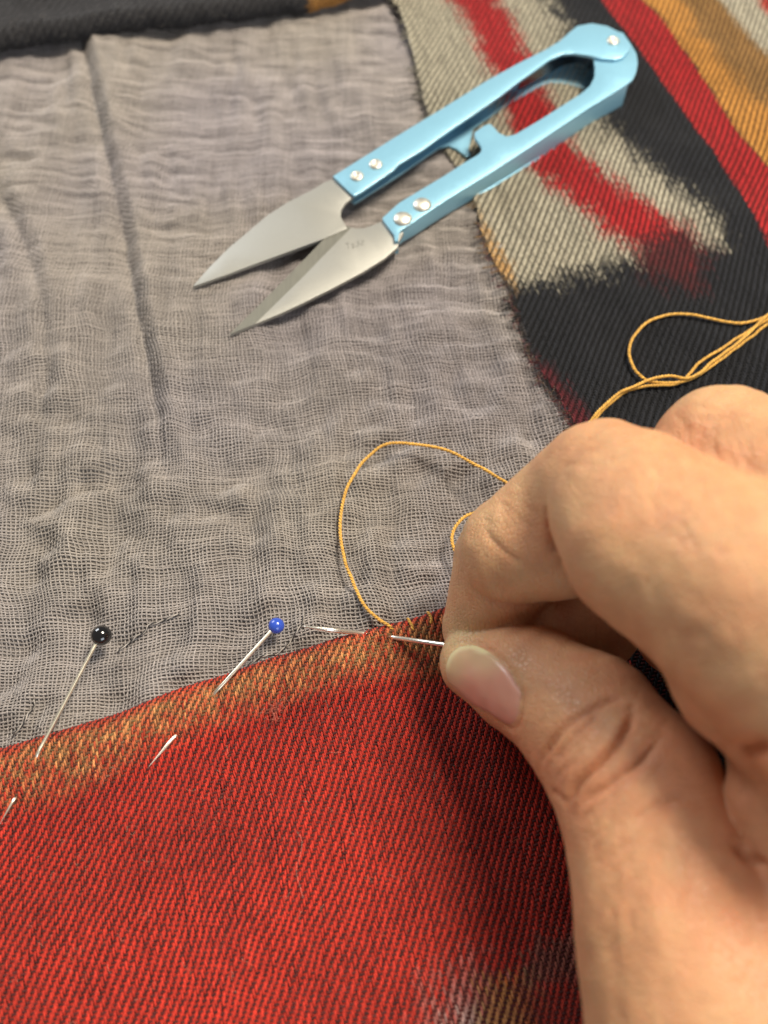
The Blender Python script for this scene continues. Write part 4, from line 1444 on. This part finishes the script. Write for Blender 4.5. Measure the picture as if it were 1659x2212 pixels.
# ------------------------------------------------------------------ loose fibres standing off the cloths
def fuzz(name, parent, pts, colours, n, length=(0.6, 2.2), r=0.016, mat=None):
    parts_v, parts_f, cols, k0 = [], [], [], 0
    pick = rng.integers(0, len(pts), n)
    for q in pick:
        p = pts[q] + np.array([0, 0, 0.15]); L = rng.uniform(*length); m = 9
        a = rng.uniform(0, 2 * math.pi); curl = rng.normal(0, 1.6) / L; pitch = rng.uniform(-0.1, 0.9)
        C = [p]
        for i in range(m - 1):
            a += curl * L / m + rng.normal(0, 0.25)
            pitch -= 0.16
            st_ = L / m
            C.append(C[-1] + st_ * np.array([math.cos(a) * math.cos(pitch), math.sin(a) * math.cos(pitch), math.sin(pitch)]))
        C = np.array(C); C[:, 2] = np.maximum(C[:, 2], p[2] - 0.05)
        V, F = tube(C, r * np.linspace(1, 0.5, m), 3, cap=False)
        parts_v.append(V); parts_f += [tuple(i + k0 for i in f) for f in F]; k0 += len(V)
        cols.append(np.tile(colours[rng.integers(0, len(colours))], (len(V), 1)))
    V = np.vstack(parts_v)
    return tag(mesh_obj(name, V, np.array(parts_f), mat, parent, col=np.vstack(cols), uv=np.zeros((len(V), 2))), kind='stuff')


M_FUZZ = yarn_mat('loose_fibre', 1.0, 0.1, 0.3)
gx, gy = np.meshgrid(np.linspace(-70, 40, 300), np.linspace(25, 130, 300))
gp = np.stack([gx, gy, gauze_h(gx, gy)], -1).reshape(-1, 3)
gp = gp[gauze_keep(gp[:, 0], gp[:, 1], 0, 0, 0)]
fuzz('loose_fibres', bpy.data.objects['gauze_cloth'], gp, [(0.42, 0.38, 0.34), (0.5, 0.46, 0.42), (0.2, 0.18, 0.17)], 700, mat=M_FUZZ)
hp = HEMS[HEMS[:, 2] > 1.2]
fuzz('loose_fibres', bpy.data.objects['red_cloth'], hp, [(0.6, 0.10, 0.06), (0.65, 0.25, 0.12), (0.7, 0.5, 0.35), (0.3, 0.03, 0.03)], 900, mat=M_FUZZ)
# a tuft of orange-red fibres pulled up by a passing pin
tuft = np.array([on_hem(600 + 12 * rng.normal(), 1530 + 10 * rng.normal(), 0.1) for _ in range(30)])
fuzz('fibre_tuft', bpy.data.objects['red_cloth'], tuft, [(0.66, 0.16, 0.08), (0.66, 0.15, 0.08)], 50, length=(1.0, 2.4), r=0.022, mat=M_FUZZ)
rp = np.array([[*at(EX, EY, 2.6)[:2], 2.6] for EX, EY in dense([(1030, 480), (1053, 566), (1072, 605), (1097, 640), (1111, 691), (1140, 768), (1169, 826), (1197, 864), (1225, 915)], 3, closed=False)])
rp[:, 2] = right_h(rp[:, 0], rp[:, 1])
fuzz('frayed_ends', bpy.data.objects['striped_cloth'], rp, [(0.06, 0.06, 0.065), (0.20, 0.03, 0.04), (0.3, 0.2, 0.12)], 260, length=(0.8, 2.6), r=0.035, mat=M_FUZZ)
# one long pale hair lying on the red cloth
HL = catmull(np.array([on_hem(x, y, 0.35) for x, y in [(640, 1795), (652, 1815), (648, 1850), (640, 1880), (648, 1915), (655, 1940)]]), 0.3)
V, F = tube(HL, 0.012, 4)
mesh_obj('stray_hair', V, F, M_FUZZ, bpy.data.objects['red_cloth'], col=np.tile((0.7, 0.55, 0.42), (len(V), 1)), uv=np.zeros((len(V), 2)))
tp = P_top(*np.meshgrid(np.linspace(spec_t[0][0], spec_t[0][-1], 300), np.linspace(-4.5, 2, 20), indexing='ij')).reshape(-1, 3)
fuzz('loose_fibres', bpy.data.objects['folded_cloth'], tp, [(0.06, 0.058, 0.06), (0.12, 0.11, 0.10)], 500, length=(0.8, 2.4), r=0.04, mat=M_FUZZ)
tpts = np.vstack(paths)
fuzz('loose_fibres', th, tpts - np.array([0, 0, 0.12]), [(0.70, 0.42, 0.12), (0.75, 0.5, 0.2)], 420, length=(0.3, 0.9), r=0.012, mat=M_FUZZ)
